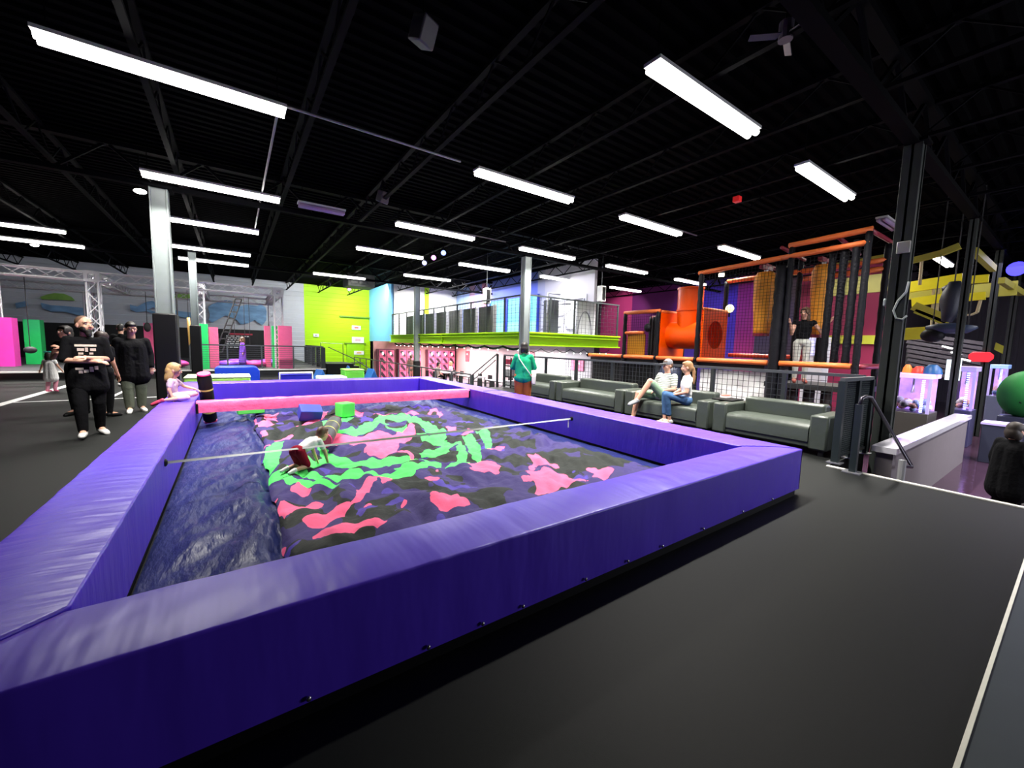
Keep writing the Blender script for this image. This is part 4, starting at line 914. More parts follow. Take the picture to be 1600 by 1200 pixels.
MB().box((6.435, 1.575, 0), (6.505, 1.645, .88)).build('post', mat('gate_steel', (.022, .032, .032), .4, .2), t)
MB().obox((6.47, 1.61, .007), (.18, .18, .013)).build('foot_plate', alu, t)
MB().tube([(6.47, 1.61, .86), (6.49, 1.60, .96), (6.56, 1.58, .98), (6.64, 1.55, .97), (7.62, 1.285, .02), (7.60, 1.27, -.01), (7.40, 1.30, .02), (7.30, 1.31, .10)], .022, 10).build('rail', rl, t, smooth=True)
MB().cyl((7.3, 1.31, -.75), (7.3, 1.31, .12), .04, n=10).build('lower_post', mat('pale_tube', (.45, .45, .47), .35, .3), t)

# ================================================================ CLIMBING STRUCTURE (behind the sofas)
cs = thing('climbing_frame', 'tall play climbing frame with orange padded beams, black posts and orange tube', 'play structure', (11.7, 6.6, -.8))
CX, CD = 11.0, 12.4
padb = mat('black_foam_tube', (.004, .004, .007), .6, spec=.2, bump=.5, bump_scale=18)
def cpost(x, y, z1, r=.065, z0=-.8):
    b = MB(); n = max(4, int((z1-z0)/.17)); pts = []; rs = []
    for i in range(n+1):
        z = z0+(z1-z0)*i/n; pts.append((x, y, z)); rs.append(r*(1 + .07*((i % 2)*2-1)))
    b.tube(pts, rs, 10); b.build('padded_post', padb, cs, smooth=True)
def cbeam(p, q, m=orange, r=.062, nm='padded_beam'):
    p = Vector(p); q = Vector(q); n = max(3, int((q-p).length/.35)); pts = [p.lerp(q, i/n) for i in range(n+1)]
    MB().tube(pts, [r*(1+.03*((i*7) % 3-1)) for i in range(n+1)], 10).build(nm, m, cs, smooth=True)
redpad = mat('dark_red_pad', (.22, .012, .03), .4)
for x, y, z in ((CX, 9.15, 2.70), (CX, 7.86, 2.70), (CX, 6.52, 3.68), (CX+.02, 4.30, 4.02), (CX, 2.88, 4.08),
                (CD, 9.15, 2.68), (CD, 7.86, 2.68), (CD, 6.52, 3.62), (CD, 4.6, 4.0), (CD, 2.88, 4.05)): cpost(x, y, z)
cpost(CX-.02, 4.48, 3.6, .11); cpost(CX+.1, 4.36, 3.55, .09)
for (x, y, z0, z1) in ((CX+.15, 3.52, 1.2, 3.95), (CX+.1, 3.30, 1.2, 3.85), (CX+.05, 3.08, 1.2, 3.95), (CD-.1, 4.0, 1.2, 3.6), (CX+.5, 8.25, 1.2, 2.6), (CX+.3, 8.05, 1.2, 2.6), (CX+.7, 8.5, 1.2, 2.6)): cpost(x, y, z1, .075, z0)
# deck
for a, c in ((10.75, 9.2), (9.1, 7.92), (7.82, 6.58), (6.46, 4.62), (4.34, 2.95)): cbeam((CX-.02, a, 1.25), (CX-.02, c, 1.25), r=.068)
for y in (10.8, 9.15, 7.87, 6.52): MB().cyl((CX-.02, y-.035, 1.25), (CX-.02, y+.035, 1.25), .075, n=10).build('strap', padb, cs)
MB().box((CX+.05, 4.7, 1.06), (CD+.1, 10.75, 1.2)).build('deck', mat('deck_vinyl', (.012, .012, .013), .5), cs)
cbeam((CD, 6.3, 1.40), (CD, 4.4, 1.40), mat('red_orange_pad', (.75, .06, .02), .45)); cbeam((CX, 2.82, 1.25), (CD, 2.82, 1.25), redpad)
MB().box((CX+.05, 2.8, .66), (CD+.1, 4.68, .78)).build('lower_deck', mat('deck_vinyl', (.012, .012, .013), .5), cs)
MB().box((CX+.12, 6.6, -.8), (CX+.2, 10.7, 1.06)).build('skirt_panel', blackpad, cs); MB().box((CX+.3, 2.9, -.8), (CD, 4.4, -.2)).build('base_plinth', mat('brown_vinyl', (.10, .035, .015), .5), cs)
shb = MB(); shb.grid(lambda u, v: Vector((CX+.16 + .03*noise.noise(Vector((u*5, v*6, 1))) + .02*noise.noise(Vector((u*14, v*9, 5))), 6.45-1.75*u, -.75+1.74*v)), 40, 36)
shb.build('white_sheet', mat('white_quilted_sheet', (.9, .9, .92), .5), cs, smooth=True, fix=False)
MB().tube([(11.25, 7.45, -.8), (11.25, 7.45, .3), (11.25, 7.4, .8), (11.2, 7.35, 1.05)], [.50, .47, .40, .34], 20).build('padded_drum', mat('navy_vinyl', (.022, .028, .07), .45, bump=.4, bump_scale=5), cs, smooth=True)
for k in range(5):
    y = 4.35-.36*k; MB().cyl((CX+.95, y, -.2), (CX+.95, y, .64), .12, n=12).build('soft_post', mat('taupe_vinyl', (.11, .085, .08), .5), cs, smooth=True)
    MB().cyl((CX+.95, y, .05), (CX+.95, y, .28), .135, n=12).build('orange_collar', mat('rust_pad', (.45, .09, .03), .5), cs)
# left cage
cbeam((CX, 9.2, 2.72), (CX, 7.8, 2.72)); cbeam((CX, 7.86, 2.70), (CD, 7.86, 2.70)); cbeam((CX, 9.15, 2.05), (CX+.05, 8.4, 2.05), r=.055); cbeam((CD, 9.1, 2.65), (CD, 7.9, 2.65), redpad)
MB().box((CX+.03, 8.35, 1.25), (CX+.07, 9.05, 2.0)).build('amber_panel', mat('amber_vinyl', (.55, .22, .01), .4), cs)
tag_b = MB().ell((CX-.05, 8.2, 2.2), (.1, .12, .14), n=10, k=8); tag_b.build('black_buffer', padb, cs, smooth=True)
# tube slide: two square panels with round openings, a horizontal barrel and a vertical pipe
def ringpanel(y, x0, x1, z0, z1, cx, cz, r):
    b = MB(); n = 40; out = []; inn = []
    for i in range(n):
        a = 2*PI*i/n; c, s = math.cos(a), math.sin(a); k = 1/max(abs(c), abs(s))
        hx, hz = (x1-x0)/2, (z1-z0)/2
        out.append(((x0+x1)/2+hx*max(-1, min(1, c*k)), (z0+z1)/2+hz*max(-1, min(1, s*k)))); inn.append((cx+r*c, cz+r*s))
    for yy in (y, y+.06):
        o = len(b.v); b.v += [(u, yy, w) for u, w in out] + [(u, yy, w) for u, w in inn]
        for i in range(n): b.f.append((o+i, o+(i+1) % n, o+n+(i+1) % n, o+n+i)); b.m.append(0)
    for ring, off in ((out, 0), (inn, n)):
        for i in range(n): b.f.append((off+i, off+(i+1) % n, 2*n+off+(i+1) % n, 2*n+off+i)); b.m.append(0)
    return b
TX, TZ, TR = 11.72, 1.98, .43
ringpanel(7.80, 11.06, 12.36, 1.30, 2.66, TX, TZ, TR-.02).build('tube_panel', orangeplastic, cs)
ringpanel(6.40, 11.06, 12.36, 1.30, 2.66, TX, TZ, TR-.02).build('tube_panel', orangeplastic, cs)
cbeam((CX+.05, 6.43, 2.70), (CD, 6.43, 2.70), r=.05)
b = MB(); b.tube([(TX, 6.46, TZ), (TX, 7.0, TZ), (TX, 7.4, TZ), (TX, 7.80, TZ)], [TR, TR, TR, TR], 32, caps=False); b.tube([(TX, 7.80, TZ), (TX, 6.46, TZ)], [TR-.03, TR-.03], 32, caps=False); b.build('tube_barrel', orangeplastic, cs, smooth=True)
b = MB(); b.tube([(TX, 7.22, TZ+.15), (TX, 7.24, 2.5), (TX, 7.26, 2.72)], [TR*.86]*3, 32, caps=False); b.tube([(TX, 7.26, 2.72), (TX, 7.26, 2.78)], [TR*.91]*2, 32); b.tube([(TX, 7.26, 2.78), (TX, 7.26, 3.42)], [TR*.87]*2, 32, caps=False)
b.tube([(TX, 7.26, 3.38), (TX, 7.26, 3.44)], [TR*.91]*2, 32); b.build('tube_riser', orangeplastic, cs, smooth=False, bevel=.004)
# upper beams
cbeam((CX, 6.6, 3.71), (CX, 4.5, 3.80)); cbeam((CX, 4.5, 3.80), (CX, 2.85, 3.86)); cbeam((CX, 4.36, 4.06), (CX, 2.83, 4.12)); cbeam((CD, 6.5, 3.62), (CD, 2.88, 3.70))
cbeam((CD, 4.5, 3.45), (CD, 2.9, 3.5)); cbeam((CX, 2.86, 4.1), (CD+.2, 2.86, 4.1), redpad, .045); cbeam((CX, 4.52, 4.05), (CD, 4.52, 3.95), redpad, .045); cbeam((CX, 5.0, 3.78), (CD, 5.0, 3.7), redpad, .045); cbeam((CX, 3.4, 4.06), (CD, 3.4, 3.9), redpad, .045)
# netting
net = MB()
y0, y1, z0, z1 = 6.45, 2.95, 1.35, 3.72
for i in range(45): y = y0+(y1-y0)*i/44; net.bar((CX+.02, y, z0), (CX+.02, y, z1), .006)
for i in range(31): z = z0+(z1-z0)*i/30; net.bar((CX+.02, y0, z), (CX+.02, y1, z), .006)
net.build('safety_net', padb, cs)
net = MB()
for i in range(16): y = 9.1-1.2*i/15; net.bar((CX+.01, y, 1.35), (CX+.01, y, 2.65), .006)
for i in range(16): z = 1.35+1.3*i/15; net.bar((CX+.01, 9.1, z), (CX+.01, 7.9, z), .006)
net.build('safety_net', padb, cs)
# hanging punch bags
bagm = mat('orange_punch_bag', (1, .36, .025), .5, bump=.5, bump_scale=8, noise_amt=.2, noise_scale=4)
def punchbag(x, y, z0, z1, r, label):
    t = thing('punch_bag', label, 'punch bag', (x, y, z0))
    n = 12; pts = []; rs = []
    for i in range(n+1):
        k = i/n; pts.append((x+.02*math.sin(k*5), y, z0+(z1-z0)*k)); rs.append(r*(.72+.28*min(1, k*1.6))*(1 if k < .93 else .75))
    MB().tube(pts, rs, 18).build('bag', bagm, t, smooth=True)
    MB().cyl((x, y, z0-.02), (x, y, z0+.05), r*.75, n=18).build('dark_base', redpad, t)
    MB().cyl((x, y, z1), (x, y, z1+.14), .05, n=8).build('swivel', alu, t); MB().bar((x-.28, y, z1+.12), (x+.28, y, z1+.12), .09).build('hanger', redpad, t)
punchbag(11.35, 4.98, 1.95, 3.55, .25, 'bulging orange punch bag left of the standing climber')
punchbag(11.9, 3.92, 1.93, 3.66, .225, 'slimmer orange punch bag right of the standing climber')
t = thing('round_lamp', 'small round glowing yellowish lamp right of the orange tube', 'lamp', (12.4, 6.38, 2.55)); MB().cyl((12.4, 6.38, 2.55), (12.4, 6.38, 2.72), .025, n=8).build('stem', padb, t); MB().ell((12.4, 6.38, 2.80), .12, n=16, k=10).build('globe', emat('globe_glow', (.9, .9, .45), 1.1), t, smooth=True)
t = thing('flood_lamp', 'small white flood lamp under the upper orange beam', 'lamp', (11.2, 6.05, 3.58)); MB().obox((11.2, 6.05, 3.62), (.12, .14, .1), .5).build('lamp_body', cream, t); MB().obox((11.13, 6.03, 3.60), (.02, .12, .08), .5).build('lens', emat('flood_lens', (1, .95, .8), 6), t)
t = thing('wall_clock', 'colourful lit toy machine beyond the punch bag', 'machine', (17, 5.0, .0))
t['label'] = 'small lit game cabinet with blue and white pattern behind the climbing frame'; t['category'] = 'game cabinet'; t.name = 'game_cabinet'; ABS['game_cabinet'] = Vector((17, 5.0, .0))
MB().box((16.8, 5.3, -.8), (17.4, 5.9, 2.1)).build('body', mat('white_cabinet', (.6, .6, .65), .4), t); MB().box((16.77, 5.34, 1.45), (16.8, 5.86, 2.05)).build('screen', mat('busy_blue_screen', (.05, .1, .6), .4, noise_scale=14, color2=(1, .9, .95), emit=(.5, .55, 1), estr=.5), t)
# pale posts and pink padded rail seen between the black posts
t = thing('lime_guard_rail', 'horizontal yellow green padded rail on the pink wall behind the climbing frame', 'rail', (20.6, 6.2, 1.9)); MB().box((20.9, 4.8, 1.95), (21.0, 7.7, 2.3)).build('pad', mat('yellow_green_pad', (.62, .66, .05), .5), t)
# ================================================================ ARCADE AND ROPES COURSE (right)
def glowmat(name, c1, c2, s, scale=4):
    m = mat(name, c1, .3, noise_scale=scale, color2=c2); nt = m.node_tree; b = nt.nodes['Principled BSDF']
    src = b.inputs['Base Color'].links[0].from_socket; nt.links.new(src, b.inputs['Emission Color']); b.inputs['Emission Strength'].default_value = s
    return m
violet_case = mat('pale_violet_case', (.50, .42, .75), .35, emit=(.40, .30, .9), estr=.16)
plush = [mat('prize_%d' % i, c, .6) for i, c in enumerate(((.9, .5, .7), (.4, .5, .95), (.9, .85, .95), (.95, .5, .4)))]
glass = mat('cabinet_glass', (.9, .9, 1), .05, trans=1.0, noise_amt=0)
led = emat('blue_led', (.08, .10, 1), 8)
def arcade(x, ya, yb_, d, zb, zt, ztop, label, sign, base_c):
    t = thing('prize_machine', label, 'arcade machine', (x+d/2, (ya+yb_)/2, -.8), 'lit prize machines in the arcade')
    MB().box((x, ya, -.8), (x+d, yb_, zb)).build('base_cabinet', base_c, t, bevel=.01)
    MB().box((x, ya, zt), (x+d, yb_, ztop)).build('canopy', sign, t, bevel=.01)
    MB().box((x+d-.05, ya+.05, zb), (x+d, yb_-.05, zt)).build('back_panel', glowmat('back_glow', (.12, .09, .80), (.85, .45, .95), .75), t)
    for yy in (ya, yb_-.05): MB().box((x, yy, zb), (x+.05, yy+.05, zt)).build('corner_post', violet_case, t)
    MB().box((x+.02, ya+.05, zb), (x+.03, yb_-.05, zt)).build('glass', glass, t)
    rnd = random.Random(int(x*10+ya*100)); b = [MB() for _ in plush]
    for i in range(26): r = rnd.uniform(.05, .09); b[i % 4].ell((x+rnd.uniform(.15, d-.2), rnd.uniform(ya+.12, yb_-.12), zb+r+rnd.uniform(0, .16)), r, n=8, k=6)
    for i, q in enumerate(b): q.build('plush_prizes', plush[i], t, smooth=True)
    l = MB()
    for i in range(18): z = zb+.04+(zt-zb-.08)*i/17; l.box((x-.015, ya+.10, z-.012), (x, ya+.15, z+.012))
    l.build('led_strip', led, t)
    MB().cyl((x+d/2, (ya+yb_)/2, zt-.16), (x+d/2, (ya+yb_)/2, zt), .02, n=6).tube([(x+d/2-.12, (ya+yb_)/2, zt-.34), (x+d/2, (ya+yb_)/2, zt-.16), (x+d/2+.12, (ya+yb_)/2, zt-.34)], .02, 6).build('claw', alu, t)
    return t
greyb = mat('brown_grey_cabinet', (.06, .055, .052), .45)
arcade(12.3, 1.90, 2.62, .9, .26, 1.02, 1.12, 'wide glowing violet prize machine nearest the big column', glowmat('canopy_violet', (.5, .25, 1), (.9, .7, 1), .5, 2), greyb)
arcade(15.4, 1.62, 2.0, .8, .15, 1.15, 1.28, 'narrow pink framed prize machine between the two dark posts', violet_case, mat('white_blue_base', (.05, .05, .12), .4))
arcade(19.2, 1.40, 1.76, .8, .35, 1.2, 1.32, 'pale blue prize machine right of the second dark post', mat('light_blue_case', (.3, .45, .9), .4, emit=(.3, .5, 1), estr=.4), mat('blue_grey_base', (.10, .11, .18), .4))
for (p, r, m, l) in (((12.7, 2.38, 1.19), (.09, .09, .12), mat('orange_cap', (.95, .2, .03), .4, emit=(1, .25, .05), estr=.5), 'orange topper on the wide prize machine'), ((12.7, 2.19, 1.185), (.10, .13, .10), mat('red_cap', (.9, .04, .03), .4, emit=(1, .05, .03), estr=.4), 'red topper on the wide prize machine'), ((12.7, 1.98, 1.20), (.14, .17, .13), mat('blue_cap', (.01, .10, .30), .4), 'dark blue domed topper on the wide prize machine')):
    b = MB(); b.tube([(p[0], p[1], 1.125), (p[0], p[1], 1.125+r[2]*.9), (p[0], p[1], 1.125+r[2]*1.6)], [r[1], r[1]*.85, r[1]*.4], 14); tag(b.build('machine_topper', m, smooth=False, bevel=.01), l, 'topper')
t = thing('menu_screen', 'bright whitish screen beside the wide prize machine', 'screen', (14.45, 1.9, -.8)); MB().box((14.4, 1.78, .95), (14.5, 2.02, 1.45)).build('screen', emat('white_cyan_screen', (.7, .95, 1), .7), t); MB().box((14.43, 1.87, -.8), (14.49, 1.93, .95)).build('stand', blackpad, t)
t = thing('green_game', 'big round green game cabinet at the right edge', 'arcade machine', (16.4, .86, -.8))
MB().ell((16.4, .84, .62), (.5, .5, .60), n=28, k=18).build('dome', mat('game_green', (.015, .15, .03), .6, spec=.2), t, smooth=True)
MB().box((16.1, .45, -.8), (16.8, 1.25, .05)).build('base', mat('dark_slate_base', (.03, .035, .06), .4), t, bevel=.02)
MB().bar((15.97, 1.02, .52), (15.93, .88, .42), .02).build('dark_slash', blackpad, t); MB().bar((15.93, .80, .78), (15.95, .68, .88), .02).build('dark_slash', blackpad, t)
t = thing('bench_box', 'low dark cabinet in front of the green game', 'cabinet', (13.6, .9, -.8)); MB().box((13.6, .70, -.8), (14.2, 1.25, .05)).build('body', mat('dark_slate_base', (.03, .035, .06), .4), t, bevel=.01); MB().box((13.58, .68, .05), (14.22, 1.27, .09)).build('top', violet_case, t)
t = thing('lit_sign', 'red glowing octagonal sign on the second dark post', 'sign', (17.8, 1.83, 1.45))
b = MB(); b.prism([(1.60, 1.50), (1.68, 1.40), (2.0, 1.40), (2.08, 1.50), (2.08, 1.60), (2.0, 1.68), (1.68, 1.68), (1.60, 1.60)], 'X', 17.86, 17.924); b.build('face', mat('red_sign_face', (.8, .01, .02), .4, emit=(1, .02, .03), estr=.9), t, bevel=.01)
ys = mat('yellow_beam', (.80, .70, .02), .4); yo = mat('olive_beam', (.30, .28, .03), .5)
rc = thing('ropes_course', 'yellow steel beams of the overhead ropes course at right', 'play structure', (16, 2.6, 2.4))
def yb2(p, q, w, m): MB().bar(p, q, .12, w).build('beam', m, rc)
yb2((16.0, 3.336, 3.455), (16.0, 2.148, 3.586), .30, ys); yb2((17.0, 3.524, 3.342), (17.0, 2.301, 3.38), .25, yo); yb2((16.0, 3.071, 3.032), (16.0, 2.317, 3.131), .24, ys); yb2((16.0, 2.059, 3.093), (16.0, 1.706, 3.112), .20, ys)
yb2((15.5, 2.929, 2.894), (15.5, 2.238, 2.482), .22, yo); yb2((15.5, 2.891, 2.752), (15.5, 2.252, 2.382), .12, yo); yb2((15.0, 2.945, 2.101), (15.0, 2.297, 2.144), .32, mat('yellow_green_pad2', (.62, .60, .03), .5)); yb2((16.0, 2.099, 3.547), (16.0, 1.692, 3.548), .2, ys)
yb2((14.0, 2.812, 3.877), (14.0, 2.287, 3.976), .14, yo); yb2((14.0, 2.287, 3.976), (14.0, 1.988, 4.099), .14, yo); yb2((18.0, 2.203, 3.45), (18.0, 1.354, 3.475), .4, yo); yb2((15.0, 1.883, 4.117), (17.0, 1.741, 3.924), .16, yo); yb2((17.0, 1.568, 3.597), (19.0, 1.345, 3.429), .16, yo)
yb2((18.0, 6.9, 4.604), (18.0, 4.128, 4.802), .16, yo); yb2((18.0, 5.62, 3.91), (18.0, 3.977, 3.951), .6, mat('dim_olive_deck', (.16, .15, .03), .6))
for (p, q) in (((16.0, 2.668, 3.405), (16.0, 2.616, 2.384)), ((16.0, 2.583, 3.414), (16.0, 2.529, 2.382)), ((16.0, 2.449, 3.004), (16.0, 2.443, 2.519)), ((16.0, 2.023, 3.073), (16.0, 2.018, 2.637)), ((16.0, 1.778, 3.069), (16.0, 1.811, 2.693)), ((15.0, 2.789, 4.144), (15.0, 2.772, 3.397))):
    MB().cyl(p, q, .035, n=6).build('hanging_rope', mat('tan_rope', (.45, .38, .22), .7), rc)
MB().tube([(16.0, 2.018, 2.637), (16.0, 1.916, 2.632), (16.0, 1.811, 2.693)], .03, 6).build('rope_step', mat('tan_rope', (.45, .38, .22), .7), rc)
t = thing('hanging_dummy', 'black bundle hanging from a yellow beam in the ropes course', 'obstacle', (14.6, 1.9, 2.3))
dk = mat('dark_navy_vinyl', (.012, .016, .03), .5)
MB().tube([(14.5, 2.068, 3.344), (14.5, 2.058, 3.113), (14.5, 2.081, 2.884), (14.5, 2.086, 2.574), (14.5, 2.122, 2.373)], [.10, .20, .22, .15, .10], 12).build('bundle', dk, t, smooth=True)
q = (14.5, 2.068, 3.344); MB().cyl(q, (q[0], q[1], 5.37), .014, n=5).build('suspension_cord', ropem, t)
MB().tube([(14.5, 2.269, 3.18), (14.5, 2.183, 3.187), (14.5, 2.065, 3.19)], [.05, .10, .14], 10).build('arm_piece', dk, t, smooth=True)
t = thing('wing_board', 'dark blue wing shaped board under the hanging bundle', 'obstacle', (14.2, 1.9, 1.95))
MB().tube([(14.0, 2.394, 2.214), (14.0, 2.185, 2.194), (14.0, 1.921, 2.189), (14.0, 1.697, 2.169), (14.0, 1.545, 2.209)], [.04, .12, .13, .10, .03], 10).build('board', mat('slate_blue', (.02, .035, .08), .5), t, smooth=True)
MB().ell((14.0, 2.257, 2.026), (.16, .22, .17), n=12, k=8).build('black_end', blackpad, t, smooth=True)
for q in ((14.0, 2.273, 2.211), (14.0, 1.697, 2.169)): MB().cyl(q, (q[0], q[1], 5.37), .012, n=5).build('suspension_cord', ropem, t)
t = thing('slatted_board', 'dark slatted board with bright strips above the narrow prize machine', 'panel', (20, 2.4, 1.3))
for y in (3.8, 2.0): MB().box((20.03, y-.04, -.8), (20.1, y+.04, 2.2)).build('post', fence_m, t)
for k in range(9): MB().bar((20, 3.9-.02*k, 2.35-.16*k), (20, 1.9, 1.95-.16*k), .05, .11).build('slat', mat('slat_dark', (.045, .04, .05), .5), t)
for k in (3, 4, 5): MB().bar((19.95, 2.7-.22*(k-3)+.25, 1.78-.20*(k-3)+.1), (19.95, 2.45-.22*(k-3)+.25, 1.70-.20*(k-3)+.1), .03, .05).build('bright_strip', emat('strip_white', (1, 1, 1), 2.5), t)
t = thing('yellow_sign', 'yellow slanted board beyond the second dark post', 'sign', (24, 1.8, 1.6)); q = [(24.0, 2.144, 2.121), (24.0, 1.782, 1.884), (24.0, 1.784, 1.572), (24.0, 2.167, 1.852)]
MB().prism([(a[1], a[2]) for a in q], 'X', 24, 24.06).build('board', mat('yellow_board', (.62, .62, .04), .5), t); MB().cyl((24.1, q[0][1]-.2, -.8), (24.1, q[0][1]-.2, q[2][2]+.2), .05, n=8).build('pole', fence_m, t)
t = thing('blue_stage_light', 'blue glowing stage light high at the right edge', 'lamp', (19, 2.0, 3.9)); c = Vector((19.0, 1.491, 4.146))
MB().cyl(c+Vector((.1, 0, .02)), c+Vector((-.12, 0, -.02)), .2, n=16).build('lamp_body', mat('blue_lamp', (.02, .02, .5), .4, emit=(.06, .05, 1), estr=1.5), t)
# boxes and cable on the large column
tag(MB().box((8.175, 1.66, 3.02), (8.215, 1.81, 3.19)).build('junction_box', mat('beige_box', (.42, .41, .37), .5), bevel=.01), 'beige box fixed high on the large dark column', 'junction box')
tag(MB().box((8.215, 1.866, 2.26), (8.30, 1.90, 2.37)).build('junction_box', mat('pale_green_box', (.42, .48, .48), .5), bevel=.01), 'small pale box fixed midway on the large dark column', 'junction box')
tag(MB().tube([(8.2, 1.635, 2.596), (8.2, 1.65, 2.449), (8.2, 1.73, 2.325), (8.2, 1.767, 2.185), (8.2, 1.729, 2.069), (8.2, 1.657, 2.047), (8.21, 1.615, 2.102)], .014, 6).build('loose_cable', mat('pale_cable', (.45, .50, .47), .5), smooth=True), 'pale looped cable on the large dark column', 'cable')
# ================================================================ CEILING GEAR
t = thing('air_unit', 'grey ceiling air conditioning unit in front of the lime wall', 'air unit', (5.25, 21.6, 4.25))
un = mat('dull_grey_metal', (.045, .052, .05), .5)
MB().box((4.75, 21.25, 4.28), (6.05, 22.4, 4.92)).build('casing', un, t, bevel=.02)
for k in range(3): MB().box((4.88+.4*k, 21.21, 4.42), (5.2+.4*k, 21.25, 4.70)).build('grille', mat('grille_grey', (.06, .065, .065), .5), t)
for x in (4.8, 6.0): MB().cyl((x, 21.5, 4.92), (x, 21.5, 5.36), .02, n=6).build('hanger_rod', steel_dark, t)
def stage(c, tgt, col, label, lit=True):
    c = Vector(c); d = (Vector(tgt)-c).normalized(); t = thing('stage_light', label, 'stage light', c, 'small stage lights under the ceiling')
    MB().tube([c-d*.12, c+d*.1], [.07, .09], 12).build('lamp_body', blackpad, t)
    MB().tube([c+d*.101, c+d*.108], [.082, .082], 12).build('lens', emat('lens_'+label[:12], col, 2.2), t)
    MB().cyl(c, (c.x, c.y, 5.37), .014, n=6).build('bracket', steel_dark, t)
stage((5.80, 13.3, 4.5), (2.5, 6, 1.5), (1, .25, .95), 'magenta stage light between two blue ones'); stage((5.72, 13.9, 4.42), (3, 9, 1), (.35, .35, 1), 'violet stage light left of the magenta one')
stage((5.84, 12.6, 4.55), (3, 6, 1.5), (.2, .3, 1), 'blue stage light right of the magenta one'); stage((5.16, 22.9, 4.3), (4, 12, 2.5), (1, .3, .95), 'magenta stage light in front of the lime wall')
for (x, y, l) in ((1.82, 4.49, 'dark ceiling speaker above the middle of the pit'), (2.99, 9.8, 'dark ceiling speaker left of the middle tube light')):
    t = thing('ceiling_speaker', l, 'speaker', (x, y, 4.78)); MB().obox((x, y, 4.90), (.22, .2, .26), .4, .4).build('cabinet', mat('speaker_dark_grey', (.05, .045, .055), .5), t, bevel=.02); MB().cyl((x, y, 5.0), (x, y, 5.36), .015, n=6).build('bracket', steel_dark, t)
t = thing('ceiling_fan', 'small dark fan hanging high at the upper right', 'fan', (4.94, 2.17, 4.85)); MB().cyl((4.94, 2.17, 4.82), (4.94, 2.17, 5.0), .07, n=12).build('hub', mat('fan_grey', (.06, .05, .07), .4), t); MB().cyl((4.94, 2.17, 5.0), (4.94, 2.17, 5.36), .015, n=6).build('rod', steel_dark, t)
for k in range(3): a = k*2*PI/3+.3; MB().obox((4.94+.2*math.cos(a), 2.17+.2*math.sin(a), 4.87), (.32, .07, .012), a, .3).build('blade', mat('fan_grey', (.06, .05, .07), .4), t)
t = thing('fire_strobe', 'small red strobe box under the dark ceiling', 'alarm', (9.43, 4.87, 4.85)); MB().box((9.36, 4.80, 4.86), (9.5, 4.94, 4.98)).build('housing', mat('strobe_red', (.7, .02, .02), .4, emit=(1, .03, .03), estr=.12), t, bevel=.01); MB().cyl((9.43, 4.87, 4.98), (9.43, 4.87, 5.36), .012, n=6).build('stem', steel_dark, t)
for (px, l) in ((((-1.544, 11.946, 4.6)), 'small white bulb lamp left of the tall grey column'), (((-5.643, 21.503, 4.6)), 'small white bulb lamp between the far left tube lights')):
    t = thing('bulb_lamp', l, 'lamp', px); MB().ell((px[0], px[1], 4.6), (.11, .08, .05), n=12, k=8).build('bulb', emat('white_bulb', (1, 1, .95), 12), t, smooth=True); MB().cyl((px[0], px[1], 4.63), (px[0], px[1], 5.36), .012, n=6).build('cord', steel_dark, t)

# ================================================================ PEOPLE
def blob(name, caps, m, parent, voxel, smooth=6):
    """union of tapered capsules and ellipsoids as one continuous surface"""
    b = MB()
    for c in caps:
        if c[0] == 'c':
            p, q, r1, r2 = Vector(c[1]), Vector(c[2]), c[3], c[4]
            if (q-p).length > 1e-4: b.cyl(p, q, r1, r2, n=14)
            b.ell(p, r1, n=14, k=10); b.ell(q, r2, n=14, k=10)
        else: b.ell(c[1], c[2], c[3] if len(c) > 3 else None, n=20, k=14)
    me = bpy.data.meshes.new('tmp'); me.from_pydata(b.v, [], b.f); o = bpy.data.objects.new('tmp', me); COL.objects.link(o)
    md = o.modifiers.new('r', 'REMESH'); md.mode = 'VOXEL'; md.voxel_size = voxel
    if smooth: s = o.modifiers.new('s', 'SMOOTH'); s.factor = .5; s.iterations = smooth
    dg = bpy.context.evaluated_depsgraph_get(); ev = o.evaluated_get(dg); me2 = bpy.data.meshes.new_from_object(ev)
    bpy.data.objects.remove(o); bpy.data.meshes.remove(me)
    me2.name = name; me2.materials.clear(); me2.materials.append(m); me2.polygons.foreach_set('use_smooth', [True]*len(me2.polygons))
    r = bpy.data.objects.new(name, me2); COL.objects.link(r); r.parent = parent; ABS[r.name] = ABS[parent.name]
    return r
STAND = dict(pelvis=(0,0,.95), waist=(0,0,1.09), chest=(0,.0,1.28), neck=(0,.015,1.47), head=(0,-.01,1.635),
             shL=(.175,0,1.41), elL=(.235,.02,1.13), wrL=(.25,-.05,.88), hipL=(.09,0,.92), knL=(.095,-.015,.49), anL=(.095,.02,.085), toL=(.11,-.14,.03))
SIT = dict(pelvis=(0,0,.10), waist=(0,.01,.24), chest=(0,.0,.42), neck=(0,.0,.60), head=(0,-.03,.765),
           shL=(.17,0,.54), elL=(.23,-.02,.27), wrL=(.15,-.24,.17), hipL=(.09,0,.09), knL=(.10,-.43,.12), anL=(.10,-.42,-.33), toL=(.10,-.60,-.39))
def mirror(d):
    r = dict(d)
    for k, v in d.items():
        if k.endswith('L') and k[:-1]+'R' not in d: r[k[:-1]+'R'] = (-v[0], v[1], v[2])
    return r
SKIN = mat('skin_light', (.62, .33, .23), .5, noise_amt=.06); SKIN2 = mat('skin_tan', (.45, .22, .14), .5, noise_amt=.06)
def cloth(n, c, **k): return mat('cloth_'+n, c, .9, spec=.12, bump=.35, bump_scale=18, **k)
eyem = mat('eye_white', (.7, .7, .68), .2); iris = mat('eye_dark', (.02, .012, .01), .2); lipm = mat('lips', (.45, .12, .11), .5)
